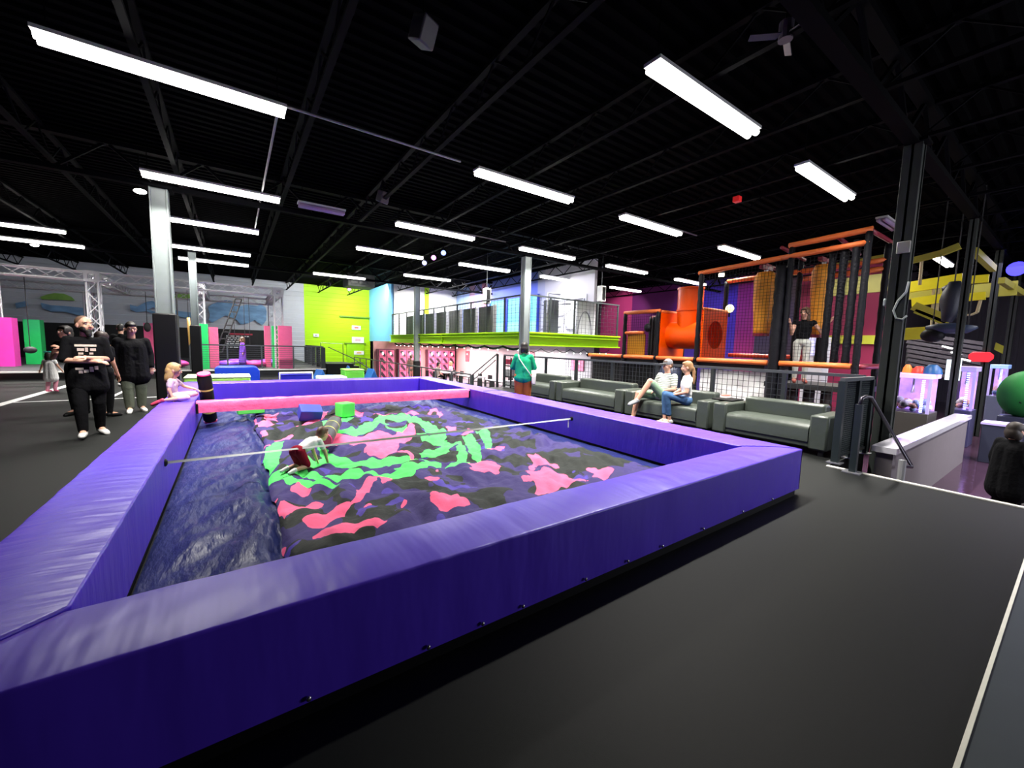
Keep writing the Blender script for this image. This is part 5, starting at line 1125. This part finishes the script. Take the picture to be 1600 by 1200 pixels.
def human(label, loc, face, H, base=STAND, pose=None, b=1.0, headk=1.0, skin=SKIN, yaw=0, pitch=0, hair=None, hairm=None, top=None, bottom=None, shoes=None, socks=None, extra=None, voxel=.0085, sleeve=.55, blegs=0., tophem=.86, legs='long', neckline=0, beard=None, loose=0., group=None):
    s = H/1.75
    J = mirror({**base, **(pose or {})}); 
    if pose:
        for k, v in pose.items(): J[k] = v
        for k in pose:
            if k.endswith('L') and k[:-1]+'R' not in pose: J[k[:-1]+'R'] = (-pose[k][0], pose[k][1], pose[k][2])
    J = {k: Vector(v)*s for k, v in J.items()}
    t = thing('person', label, 'person', loc, group); t.rotation_euler.z = math.atan2(face[0], -face[1])
    up = (J['neck']-J['pelvis']).normalized(); ax = (J['shL']-J['shR']); ax = (ax-up*ax.dot(up)).normalized(); fw = ax.cross(up)
    MT = Matrix((ax, -fw if False else up.cross(ax), up)).transposed()
    MH = Matrix.Rotation(math.radians(yaw), 3, 'Z') @ Matrix.Rotation(math.radians(pitch), 3, 'X')
    hk = s*headk; hd = J['head']
    def hp(x, y, z): return hd + MH @ (Vector((x, y, z))*hk)
    def he(x, y, z, rx, ry, rz): return ('e', hp(x, y, z), (rx*hk, ry*hk, rz*hk), MH)
    def torso(g, pel=True):
        w = lambda n, rx, ry, rz: ('e', J[n], ((rx*b+g)*s, (ry*b+g)*s, (rz+g)*s), MT)
        sl = J['shL'].lerp(J['shR'], .12); sr = J['shR'].lerp(J['shL'], .12); dn = -up*.03*s
        return [w('chest', .145, .10, .15), w('waist', .128 if g < .02 else .150, .092 if g < .02 else .115, .15), *([w('pelvis', .155, .108, .11)] if pel else []), ('c', sl+dn, sr+dn, (.062+g)*s, (.062+g)*s), ('c', J['chest']+ax*.07*s, J['waist']+ax*.05*s, (.085*b+g)*s, (.08*b+g)*s), ('c', J['chest']-ax*.07*s, J['waist']-ax*.05*s, (.085*b+g)*s, (.08*b+g)*s)]
    def arm(S, g, f0=0, f1=2):
        a, e, w = J['sh'+S], J['el'+S], J['wr'+S]; c = []
        k = min(1, f1); c.append(('c', a, a.lerp(e, k), (.052*b+g)*s, (.052*b+g - .012*k)*s))
        if f1 > 1: c.append(('c', e, e.lerp(w, f1-1), (.041*b+g)*s, (.041*b+g - .014*(f1-1))*s))
        return c
    def leg(S, g, f1=2):
        h, k, a = J['hip'+S], J['kn'+S], J['an'+S]; q = min(1, f1); c = [('c', h, h.lerp(k, q), (.085*b+g)*s, (.085*b+g-.028*q)*s)]
        if f1 > 1:
            m = k.lerp(a, .3); f = f1-1
            c += [('c', k, m, (.055*b+g)*s, (.054*b+g)*s), ('c', m, m.lerp(a, min(1, max(.02, (f-.3)/.7))), (.054*b+g)*s, (.054*b+g-.018*f)*s)]
        return c
    def hand(S):
        e, w = J['el'+S], J['wr'+S]; d = (w-e).normalized(); side = d.cross(Vector((0, -.6, .8))).normalized()
        if side.length < .1: side = Vector((1, 0, 0))
        n = side.cross(d).normalized(); pc = w + d*.05*s; c = [('c', w, w+d*.02*s, .026*s, .028*s)]
        for i in (-1.2, -.4, .4, 1.2): c.append(('c', w+d*.02*s+side*i*.012*s, w+d*.085*s+side*i*.017*s, .014*s, .011*s))
        for i, L in ((-1.2, .062), (-.4, .078), (.4, .074), (1.2, .056)):
            p = w+d*.085*s+side*i*.018*s; m = p+(d*.9-n*.35+side*i*.06).normalized()*L*.55*s; q = m+(d*.55-n*.8).normalized()*L*.45*s
            c += [('c', p, m, .0105*s, .0098*s), ('c', m, q, .0098*s, .0085*s)]
        p = w+d*.03*s-side*.024*s; m = p+(d*.6-side*.75).normalized()*.04*s; q = m+(d*.9-side*.2-n*.2).normalized()*.03*s
        return c + [('c', p, m, .0125*s, .011*s), ('c', m, q, .011*s, .009*s)]
    body = torso(-.004) + [('c', J['neck']-up*.02*s, hd-Vector((0, 0, .05*hk)), .056*s*(.5+.5*b), .052*hk)]
    for S in 'LR':
        body += arm(S, 0) + hand(S) + leg(S, 0)
        body += [('c', J['an'+S], J['to'+S]+Vector((0, 0, .012*s)), .038*s, .028*s)]
    body += [he(0, .012, .028, .077, .094, .098), he(0, -.02, -.035, .063, .075, .080), he(0, -.045, -.085, .034, .038, .028), he(0, -.095, -.012, .012, .018, .026), he(0, -.105, -.026, .016, .014, .012),
             he(.079, .012, -.01, .012, .022, .032), he(-.079, .012, -.01, .012, .022, .032), he(.034, -.072, .032, .026, .014, .010), he(-.034, -.072, .032, .026, .014, .010), he(.04, -.066, -.03, .022, .02, .02), he(-.04, -.066, -.03, .022, .02, .02)]
    blob('body', body, skin, t, voxel*s*1.0, 3)
    e = MB()
    for x in (.032, -.032): e.ell(hp(x, -.081, .008), .0100*hk, n=10, k=8)
    e.cur = 1
    for x in (.032, -.032): e.ell(hp(x, -.090, .008), .0058*hk, n=8, k=6)
    def add(nm, mb, m):
        me = bpy.data.meshes.new(nm); me.from_pydata(mb.v, [], mb.f)
        for x in (m if isinstance(m, list) else [m]): me.materials.append(x)
        me.polygons.foreach_set('material_index', mb.m); me.polygons.foreach_set('use_smooth', [True]*len(me.polygons))
        o = bpy.data.objects.new(nm, me); COL.objects.link(o); o.parent = t; ABS[o.name] = ABS[t.name]; return o
    add('eyes', e, [eyem, iris])
    l = MB(); l.ell(hp(0, -.090, -.052), (.026*hk, .010*hk, .007*hk), MH, n=12, k=8); add('lips', l, lipm)
    if top is not None:
        c = torso(.012+loose*.3, tophem < .93)
        for S in 'LR': c += arm(S, .012+loose*.12, 0, sleeve)
        if loose >= .02:
            for S in (1, -1): c.append(('c', J['chest']+ax*S*.055*b*s, J['pelvis']+ax*S*.06*b*s, (.095*b+.012+loose*.7)*s, (.10*b+.012+loose)*s))
        if tophem < .9:
            for S in (1, -1):
                p = J['pelvis']+ax*S*.06*s; q = J['pelvis']+ax*S*.07*s-up*(.95-tophem)*s; c.append(('c', p, q, (.105*b+.012+loose)*s, (.10*b+.012+loose*1.5)*s))
        if neckline < 1: c.append(('c', J['neck']-up*.05*s, J['neck']-up*.012*s, .075*s, .062*s))
        o = blob('shirt', c, top, t, voxel*s*1.15, 4); J['_shirt'] = o
    if bottom is not None:
        c = [('e', J['pelvis'], ((.158*b+.012)*s, (.112*b+.012)*s, .115*s), MT)]
        f1 = {'long': 1.93, 'shorts': .88, 'knee': 1.1, 'crop': 1.75}[legs]
        for S in 'LR': c += leg(S, .013 + blegs + (loose*.4 if legs != 'long' else loose*.25), f1)
        blob('trousers' if legs in ('long', 'crop') else 'shorts', c, bottom, t, voxel*s*1.15, 4)
    if shoes is not None:
        for S in 'LR':
            a, o = J['an'+S], J['to'+S]; d = (o-a); d = d.normalized(); shin = (J['an'+S]-J['kn'+S]).normalized()
            heel = a + shin*.035*s - d*.02*s
            blob('shoe', [('c', heel, o+d*.035*s, .043*s, .036*s), ('c', a+shin*.01*s, heel, .046*s, .045*s), ('c', heel.lerp(o, .45), o, .046*s, .042*s)], shoes, t, .008*s, 2)
    if hair is not None:
        c = [he(*x) for x in {'short': [(0, .022, .042, .083, .098, .098), (0, .05, -.005, .078, .07, .07), (0, -.035, .088, .066, .05, .036)],
             'buzz': [(0, .022, .040, .0785, .094, .0925)],
             'bun': [(0, .022, .042, .085, .10, .10), (0, .06, 0, .08, .075, .08), (0, .125, .0, .05, .05, .05), (0, -.035, .088, .068, .05, .036)],
             'long': [(0, .022, .042, .088, .102, .102), (0, .06, -.02, .088, .072, .10), (0, .075, -.13, .085, .05, .12), (.055, .045, -.10, .04, .055, .13), (-.055, .045, -.10, .04, .055, .13), (0, -.035, .088, .070, .052, .036), (.066, -.02, .03, .022, .06, .07), (-.066, -.02, .03, .022, .06, .07)],
             'pony': [(0, .022, .042, .085, .10, .10), (0, .06, -.005, .08, .07, .08), (0, .118, -.03, .035, .035, .04), (0, .13, -.10, .033, .033, .08), (0, .13, -.20, .03, .03, .10), (0, .125, -.28, .02, .02, .07), (0, -.035, .088, .068, .05, .036)],
             'bob': [(0, .022, .042, .09, .105, .102), (0, .06, -.03, .09, .075, .10), (.06, .03, -.07, .04, .06, .08), (-.06, .03, -.07, .04, .06, .08), (0, -.035, .088, .070, .052, .036)]}[hair]]
        blob('hair', c, hairm, t, .009*hk, 3)
        bw = MB()
        for x in (.034, -.034): bw.ell(hp(x, -.086, .035), (.022*hk, .006*hk, .005*hk), MH, n=8, k=6)
        add('eyebrows', bw, hairm)
    if beard is not None:
        blob('beard', [he(0, -.045, -.085, .045, .048, .045), he(.045, -.03, -.055, .024, .045, .045), he(-.045, -.03, -.055, .024, .045, .045), he(0, -.06, -.12, .035, .035, .05), he(0, -.092, -.040, .03, .010, .008)], beard, t, .008*hk, 3)
    return t, J, hp, he, s, add, MH
def local(t, add, nm, mb, m): return add(nm, mb, m)
blackc = cloth('black', (.0035, .0035, .0045)); whitec = cloth('white', (.78, .77, .76)); hair_b = mat('hair_black', (.012, .009, .008), .5); hair_br = mat('hair_brown', (.10, .05, .025), .5); hair_bl = mat('hair_blond', (.42, .26, .11), .5, noise_amt=.3, noise_scale=30)
whshoe = mat('white_shoe', (.75, .74, .72), .5)
# 1 bearded man
t, J, hp, he, s, add, MH = human('bearded man in a printed black tee walking with folded arms', (-1.80, 8.48, 0), (.30, -1), 1.76, b=1.0, headk=1.06, yaw=28, pitch=-4, hair='buzz', hairm=mat('stubble_hair', (.16, .09, .06), .6), beard=hair_b, top=blackc, bottom=blackc, shoes=whshoe, sleeve=.95, tophem=.74, loose=.03, skin=SKIN,
  pose=dict(shL=(.18,0,1.41), elL=(.235,-.06,1.14), wrL=(-.02,-.235,1.17), shR=(-.18,0,1.41), elR=(-.235,-.07,1.13), wrR=(.06,-.215,1.11), knR=(-.11,-.13,.50), anR=(-.10,-.16,.09), toR=(-.13,-.33,.06), anL=(.10,.10,.085), toL=(.14,-.06,.03)))
bv = BVHTree.FromPolygons([v.co for v in J['_shirt'].data.vertices], [p.vertices for p in J['_shirt'].data.polygons])
def decal(bv, rects, m, nm, add, y0=-.6):
    b = MB()
    for x0, x1, z0, z1 in rects:
        nx, nz = 5, 3; o = len(b.v); ok = True; vs_ = []
        for i in range(nx+1):
            for j in range(nz+1):
                h = bv.ray_cast(Vector((x0+(x1-x0)*i/nx, y0, z0+(z1-z0)*j/nz)), Vector((0, 1, 0)))
                if h[0] is None: ok = False; break
                vs_.append(h[0] + Vector((0, -.004, 0)))
            if not ok: break
        if ok: b.add(vs_, [(i*(nz+1)+j, (i+1)*(nz+1)+j, (i+1)*(nz+1)+j+1, i*(nz+1)+j+1) for i in range(nx) for j in range(nz)])
    if b.v: add(nm, b, m)
k = s
pr = [(-.12, .10, 1.325, 1.355), (-.10, -.03, 1.26, 1.30), (-.02, .01, 1.25, 1.31), (.03, .09, 1.26, 1.30), (-.13, -.05, .99, 1.02), (-.05, .0, .95, .99), (-.10, -.06, .94, .98), (.01, .05, .96, 1.03), (.06, .10, .99, 1.04), (.02, .06, 1.21, 1.24), (-.09, -.04, 1.21, 1.24)]
decal(bv, [(a*k, c*k, d*k, e*k) for a, c, d, e in pr], mat('shirt_print', (.52, .42, .36), .7, noise_amt=.4, noise_scale=40), 'shirt_print', add)
# 2 woman in black
human('woman in a loose black top and grey green trousers behind the seated child', (-1.66, 10.85, 0), (.32, -1), 1.76, b=1.2, headk=1.04, yaw=5, pitch=14, hair='short', hairm=hair_b, top=blackc, bottom=cloth('sage_grey', (.15, .17, .13)), shoes=whshoe, sleeve=1.9, tophem=.70, loose=.04, neckline=1, pose=dict(shL=(.20,0,1.39), elL=(.26,.0,1.12), wrL=(.26,-.06,.88), anR=(-.10,-.10,.085), toR=(-.14,-.27,.03), knR=(-.11,-.09,.49)))
# 3 blond girl on the wall
lil = cloth('lilac', (.60, .45, .58))
CH = dict(pelvis=(0,.0,.10), waist=(0,.02,.22), chest=(0,.02,.36), neck=(0,.0,.50), head=(0,-.03,.70), shL=(.13,0,.46), elL=(.18,-.16,.30), wrL=(.12,-.36,.24), shR=(-.13,.02,.46), elR=(-.19,.04,.26), wrR=(-.21,-.02,.06),
          hipL=(.08,-.02,.09), knL=(.13,-.38,.13), anL=(.02,-.12,.05), toL=(-.06,-.06,.04), hipR=(-.08,0,.09), knR=(-.19,-.28,.07), anR=(-.24,.14,.03), toR=(-.26,.30,-.04))
human('small blond girl in lilac clothes sitting on the left pit wall', (-.80, 8.18, HP+.02), (1, -.12), 1.18, base=CH, headk=1.28, b=.95, yaw=8, pitch=10, hair='long', hairm=hair_bl, top=lil, bottom=cloth('pale_pink', (.68, .42, .44)), legs='knee', shoes=mat('red_shoe', (.5, .04, .10), .5), sleeve=.6, tophem=.9)
# 4 toddler
t, J, hp, he, s, add, MH = human('toddler in a white dress with a teal hair bow walking away', (-3.95, 15.4, 0), (.25, 1), 1.0, headk=1.4, b=1.05, hair='bob', hairm=hair_b, top=whitec, bottom=cloth('rose', (.62, .25, .33)), shoes=mat('pink_shoe', (.80, .15, .28), .5), sleeve=.4, tophem=.62, loose=.045, pose=dict(elL=(.27,.0,1.18), wrL=(.36,-.05,1.0), knR=(-.10,-.12,.5), anR=(-.1,-.02,.1), anL=(.1,.10,.1)))
bw = MB()
for x in (-.05, .05): bw.ell(hp(x, .06, .13), (.06*s*1.3, .03*s, .035*s*1.3), n=12, k=8)
bw.ell(hp(0, .06, .125), .025*s, n=8, k=6); add('hair_bow', bw, mat('teal_bow', (.03, .38, .36), .6))
# 5 laughing woman behind the man
human('laughing long haired woman in dark clothes leaning behind the bearded man', (-2.42, 10.75, 0), (-.45, -1), 1.68, b=1.05, yaw=-10, pitch=-6, hair='long', hairm=hair_b, top=cloth('grey_lilac_black', (.012, .012, .014)), bottom=blackc, shoes=blackpad, sleeve=.3, pose=dict(chest=(-.03,-.04,1.27), neck=(-.06,-.06,1.45), head=(-.08,-.10,1.60), shL=(.12,-.05,1.40), shR=(-.24,-.05,1.38), elL=(.2,-.16,1.16), wrL=(-.02,-.26,1.30), elR=(-.28,-.12,1.12), wrR=(-.1,-.28,1.2)))
# 6 person with white trousers, back turned
human('person with back turned in a black shirt and white trousers', (-2.75, 16.5, 0), (.2, 1), 1.84, b=1.1, hair='short', hairm=hair_b, top=blackc, bottom=whitec, shoes=whshoe, sleeve=.7, tophem=.82, loose=.015)
human('long haired person in dark clothes behind the bearded man shoulder', (-1.98, 10.3, 0), (.6, .8), 1.56, b=.95, hair='long', hairm=mat('hair_dark_brown', (.03, .016, .012), .5), top=blackc, bottom=blackc, shoes=blackpad, skin=SKIN2, sleeve=.5)
# 7 woman in green
t, J, hp, he, s, add, MH = human('woman in a green sweater and rust trousers with her back turned', (5.32, 7.22, 0), (.62, .78), 1.58, b=1.08, yaw=12, hair='bob', hairm=hair_b, top=cloth('green_knit', (.012, .30, .14)), bottom=cloth('rust', (.36, .10, .035)), blegs=.03, shoes=whshoe, sleeve=1.85, tophem=.88, loose=.03, pose=dict(elL=(.28,-.02,1.14), wrL=(.05,-.19,1.06), elR=(-.28,-.02,1.14), wrR=(-.05,-.21,1.10)))
bt = thing('shoulder_bag', 'small white shoulder bag on a strap across the green sweater', 'bag', Vector(t.location)); bt.rotation_euler = t.rotation_euler; bt.location = t.location
MW = Matrix.Rotation(t.rotation_euler.z, 3, 'Z'); bb = MB(); L0 = Vector(t.location)
bb.tube([L0 + MW @ (Vector(v)*s) for v in ((.13, .075, 1.455), (.10, .145, 1.36), (0, .172, 1.22), (-.12, .165, 1.06), (-.215, .09, .93))], .011, 6)
def shift(mb): mb.v = [tuple(MW.inverted() @ (Vector(v)-L0) + L0) for v in mb.v]; return mb
shift(bb).build('strap', mat('cream_leather', (.78, .74, .66), .5), bt, smooth=True)
shift(MB().obox(L0 + MW @ (Vector((-.265, .06, .85))*s), (.09, .17, .2), t.rotation_euler.z)).build('pouch', mat('cream_leather', (.78, .74, .66), .5), bt, bevel=.02)
# 8 man on the sofa
strp = bpy.data.materials.new('striped_jersey'); strp.use_nodes = True; N = strp.node_tree.nodes; L = strp.node_tree.links
w_ = N.new('ShaderNodeTexWave'); w_.bands_direction = 'Z'; w_.inputs['Scale'].default_value = 9; tc_ = N.new('ShaderNodeTexCoord'); L.new(tc_.outputs['Object'], w_.inputs[0])
g_1 = N.new('ShaderNodeMath'); g_1.operation = 'GREATER_THAN'; g_1.inputs[1].default_value = .74; L.new(w_.outputs['Fac'], g_1.inputs[0]); x_ = N.new('ShaderNodeMix'); x_.data_type = 'RGBA'; L.new(g_1.outputs[0], x_.inputs['Factor'])
x_.inputs['A'].default_value = (.74, .73, .70, 1); x_.inputs['B'].default_value = (.05, .09, .05, 1); L.new(x_.outputs['Result'], N['Principled BSDF'].inputs['Base Color']); N['Principled BSDF'].inputs['Roughness'].default_value = .8
t, J, hp, he, s, add, MH = human('man in a grey cap and striped tee lounging cross legged on the sofa', (7.36, 5.10, .448), (-1, .12), 1.76, base=SIT, b=1.08, yaw=-8, pitch=6, hair='short', hairm=hair_br, top=strp, bottom=cloth('sage_green', (.28, .42, .29)), legs='shorts', shoes=mat('grey_shoe', (.42, .43, .45), .5), sleeve=.7, tophem=.9,
  pose=dict(waist=(0,.08,.23), chest=(0,.15,.38), neck=(0,.19,.55), head=(0,.16,.72), shL=(.185,.17,.50), shR=(-.185,.17,.50), elL=(.27,.08,.25), wrL=(.06,-.13,.20), elR=(-.27,.10,.27), wrR=(-.04,-.12,.22), hipL=(.09,0,.09), knL=(.02,-.34,.40), anL=(-.08,-.56,.02), toL=(-.12,-.70,-.06), hipR=(-.10,0,.09), knR=(-.20,-.42,.13), anR=(-.22,-.52,-.36), toR=(-.24,-.69,-.42)))
cp = MB(); cp.ell(hp(0, .015, .062), (.088*s, .104*s, .085*s), MH, n=18, k=12); add('cap', cp, mat('grey_cap', (.24, .25, .27), .7))
cp = MB(); cp.ell(hp(0, -.12, .052), (.075*s, .075*s, .012*s), MH, n=18, k=8); add('cap_brim', cp, mat('dark_cap_brim', (.02, .02, .024), .7))
cp = MB(); cp.cyl(J['elL'].lerp(J['wrL'], .88), J['elL'].lerp(J['wrL'], .97), .037*s, n=12); add('watch', cp, blackpad)
# 9 woman on the sofa
human('blond woman in a white tee and jeans sitting on the sofa edge', (7.22, 4.42, .448), (-.70, .72), 1.66, base=SIT, b=.95, yaw=-12, pitch=4, hair='pony', hairm=mat('hair_honey', (.34, .18, .075), .5, noise_amt=.3, noise_scale=30), top=whitec, bottom=cloth('denim', (.06, .13, .27), noise_amt=.3, noise_scale=9), legs='crop', shoes=whshoe, sleeve=.6, tophem=.9,
  pose=dict(waist=(0,.0,.24), chest=(0,-.02,.42), elL=(.24,-.06,.28), wrL=(.10,-.27,.20), elR=(-.24,-.06,.28), wrR=(-.06,-.27,.20), knL=(.07,-.40,.19), anL=(.03,-.30,-.34), toL=(.05,-.46,-.41), knR=(-.06,-.41,.20), anR=(-.0,-.40,-.33), toR=(.0,-.56,-.41)))
# 10 climber
human('girl in a black top and pale trousers standing inside the climbing frame', (11.5, 4.08, .79), (-1, -.50), 1.82, b=.95, yaw=-35, hair='long', hairm=hair_br, top=blackc, bottom=cloth('pale_grey_trouser', (.55, .56, .52)), shoes=mat('rust_shoe', (.35, .07, .05), .5), sleeve=.12, tophem=.98, pose=dict(elL=(.34,-.05,1.18), wrL=(.46,-.12,1.42), elR=(-.24,-.12,1.14), wrR=(-.30,-.26,1.38)))
# 11 party room people
human('person in a taupe jacket walking in front of the pink lockers', (8.35, 22.2, -.79), (.5, .8), 1.62, hair='short', hairm=hair_br, top=cloth('taupe', (.22, .15, .12)), bottom=cloth('coral', (.6, .25, .2)), shoes=blackpad, sleeve=1.7, voxel=.014)
human('dark haired guest in a pale shirt seated by the party table', (8.98, 19.9, -.315), (1, .1), 1.68, base=SIT, hair='short', hairm=hair_b, top=cloth('pale_shirt', (.6, .5, .45)), bottom=blackc, shoes=blackpad, voxel=.014)
human('fair haired guest in a light shirt seated at the party table far side', (10.22, 20.9, -.315), (-1, .1), 1.66, base=SIT, hair='bob', hairm=hair_bl, top=cloth('light_blue', (.5, .52, .62)), bottom=blackc, shoes=blackpad, voxel=.014)
# 12 violet child on the course
human('child in a long violet costume standing on the raised course', (.30, 20.3, .3), (-.9, -.2), 1.25, headk=1.2, hair='long', hairm=hair_br, top=cloth('violet', (.22, .08, .62)), bottom=cloth('violet', (.22, .08, .62)), shoes=blackpad, sleeve=1.8, tophem=.35, loose=.04, voxel=.012)
# 13 person at the right edge
human('person in a black hooded coat on the steps at the right edge', (8.75, .50, ZL-.05), (.7, -.5), 1.42, headk=1.08, b=1.15, hair='bob', hairm=mat('hair_ash_brown', (.03, .02, .015), .6), top=blackc, bottom=blackc, shoes=mat('mauve_shoe', (.10, .05, .08), .5), sleeve=1.9, tophem=.62, loose=.06)
# 14 child crawling on the air bag
CR = dict(pelvis=(0,.10,.42), waist=(0,-.05,.46), chest=(0,-.22,.53), neck=(0,-.36,.60), head=(0,-.53,.66), shL=(.14,-.32,.56), elL=(.19,-.42,.31), wrL=(.17,-.50,.07), hipL=(.09,.12,.40), knL=(.13,-.02,.08), anL=(.12,.26,.07), toL=(.12,.37,.05))
human('small child in a white tee and dark red shorts crawling on the air bag', (.56, 4.66, bagz(.56, 4.66)+.02), (.85, .52), .86, base=CR, headk=1.3, b=1.05, pitch=12, hair='short', hairm=hair_br, top=whitec, bottom=cloth('dark_red', (.26, .008, .025)), legs='shorts', shoes=whitec, sleeve=.6, tophem=.95, loose=.01)
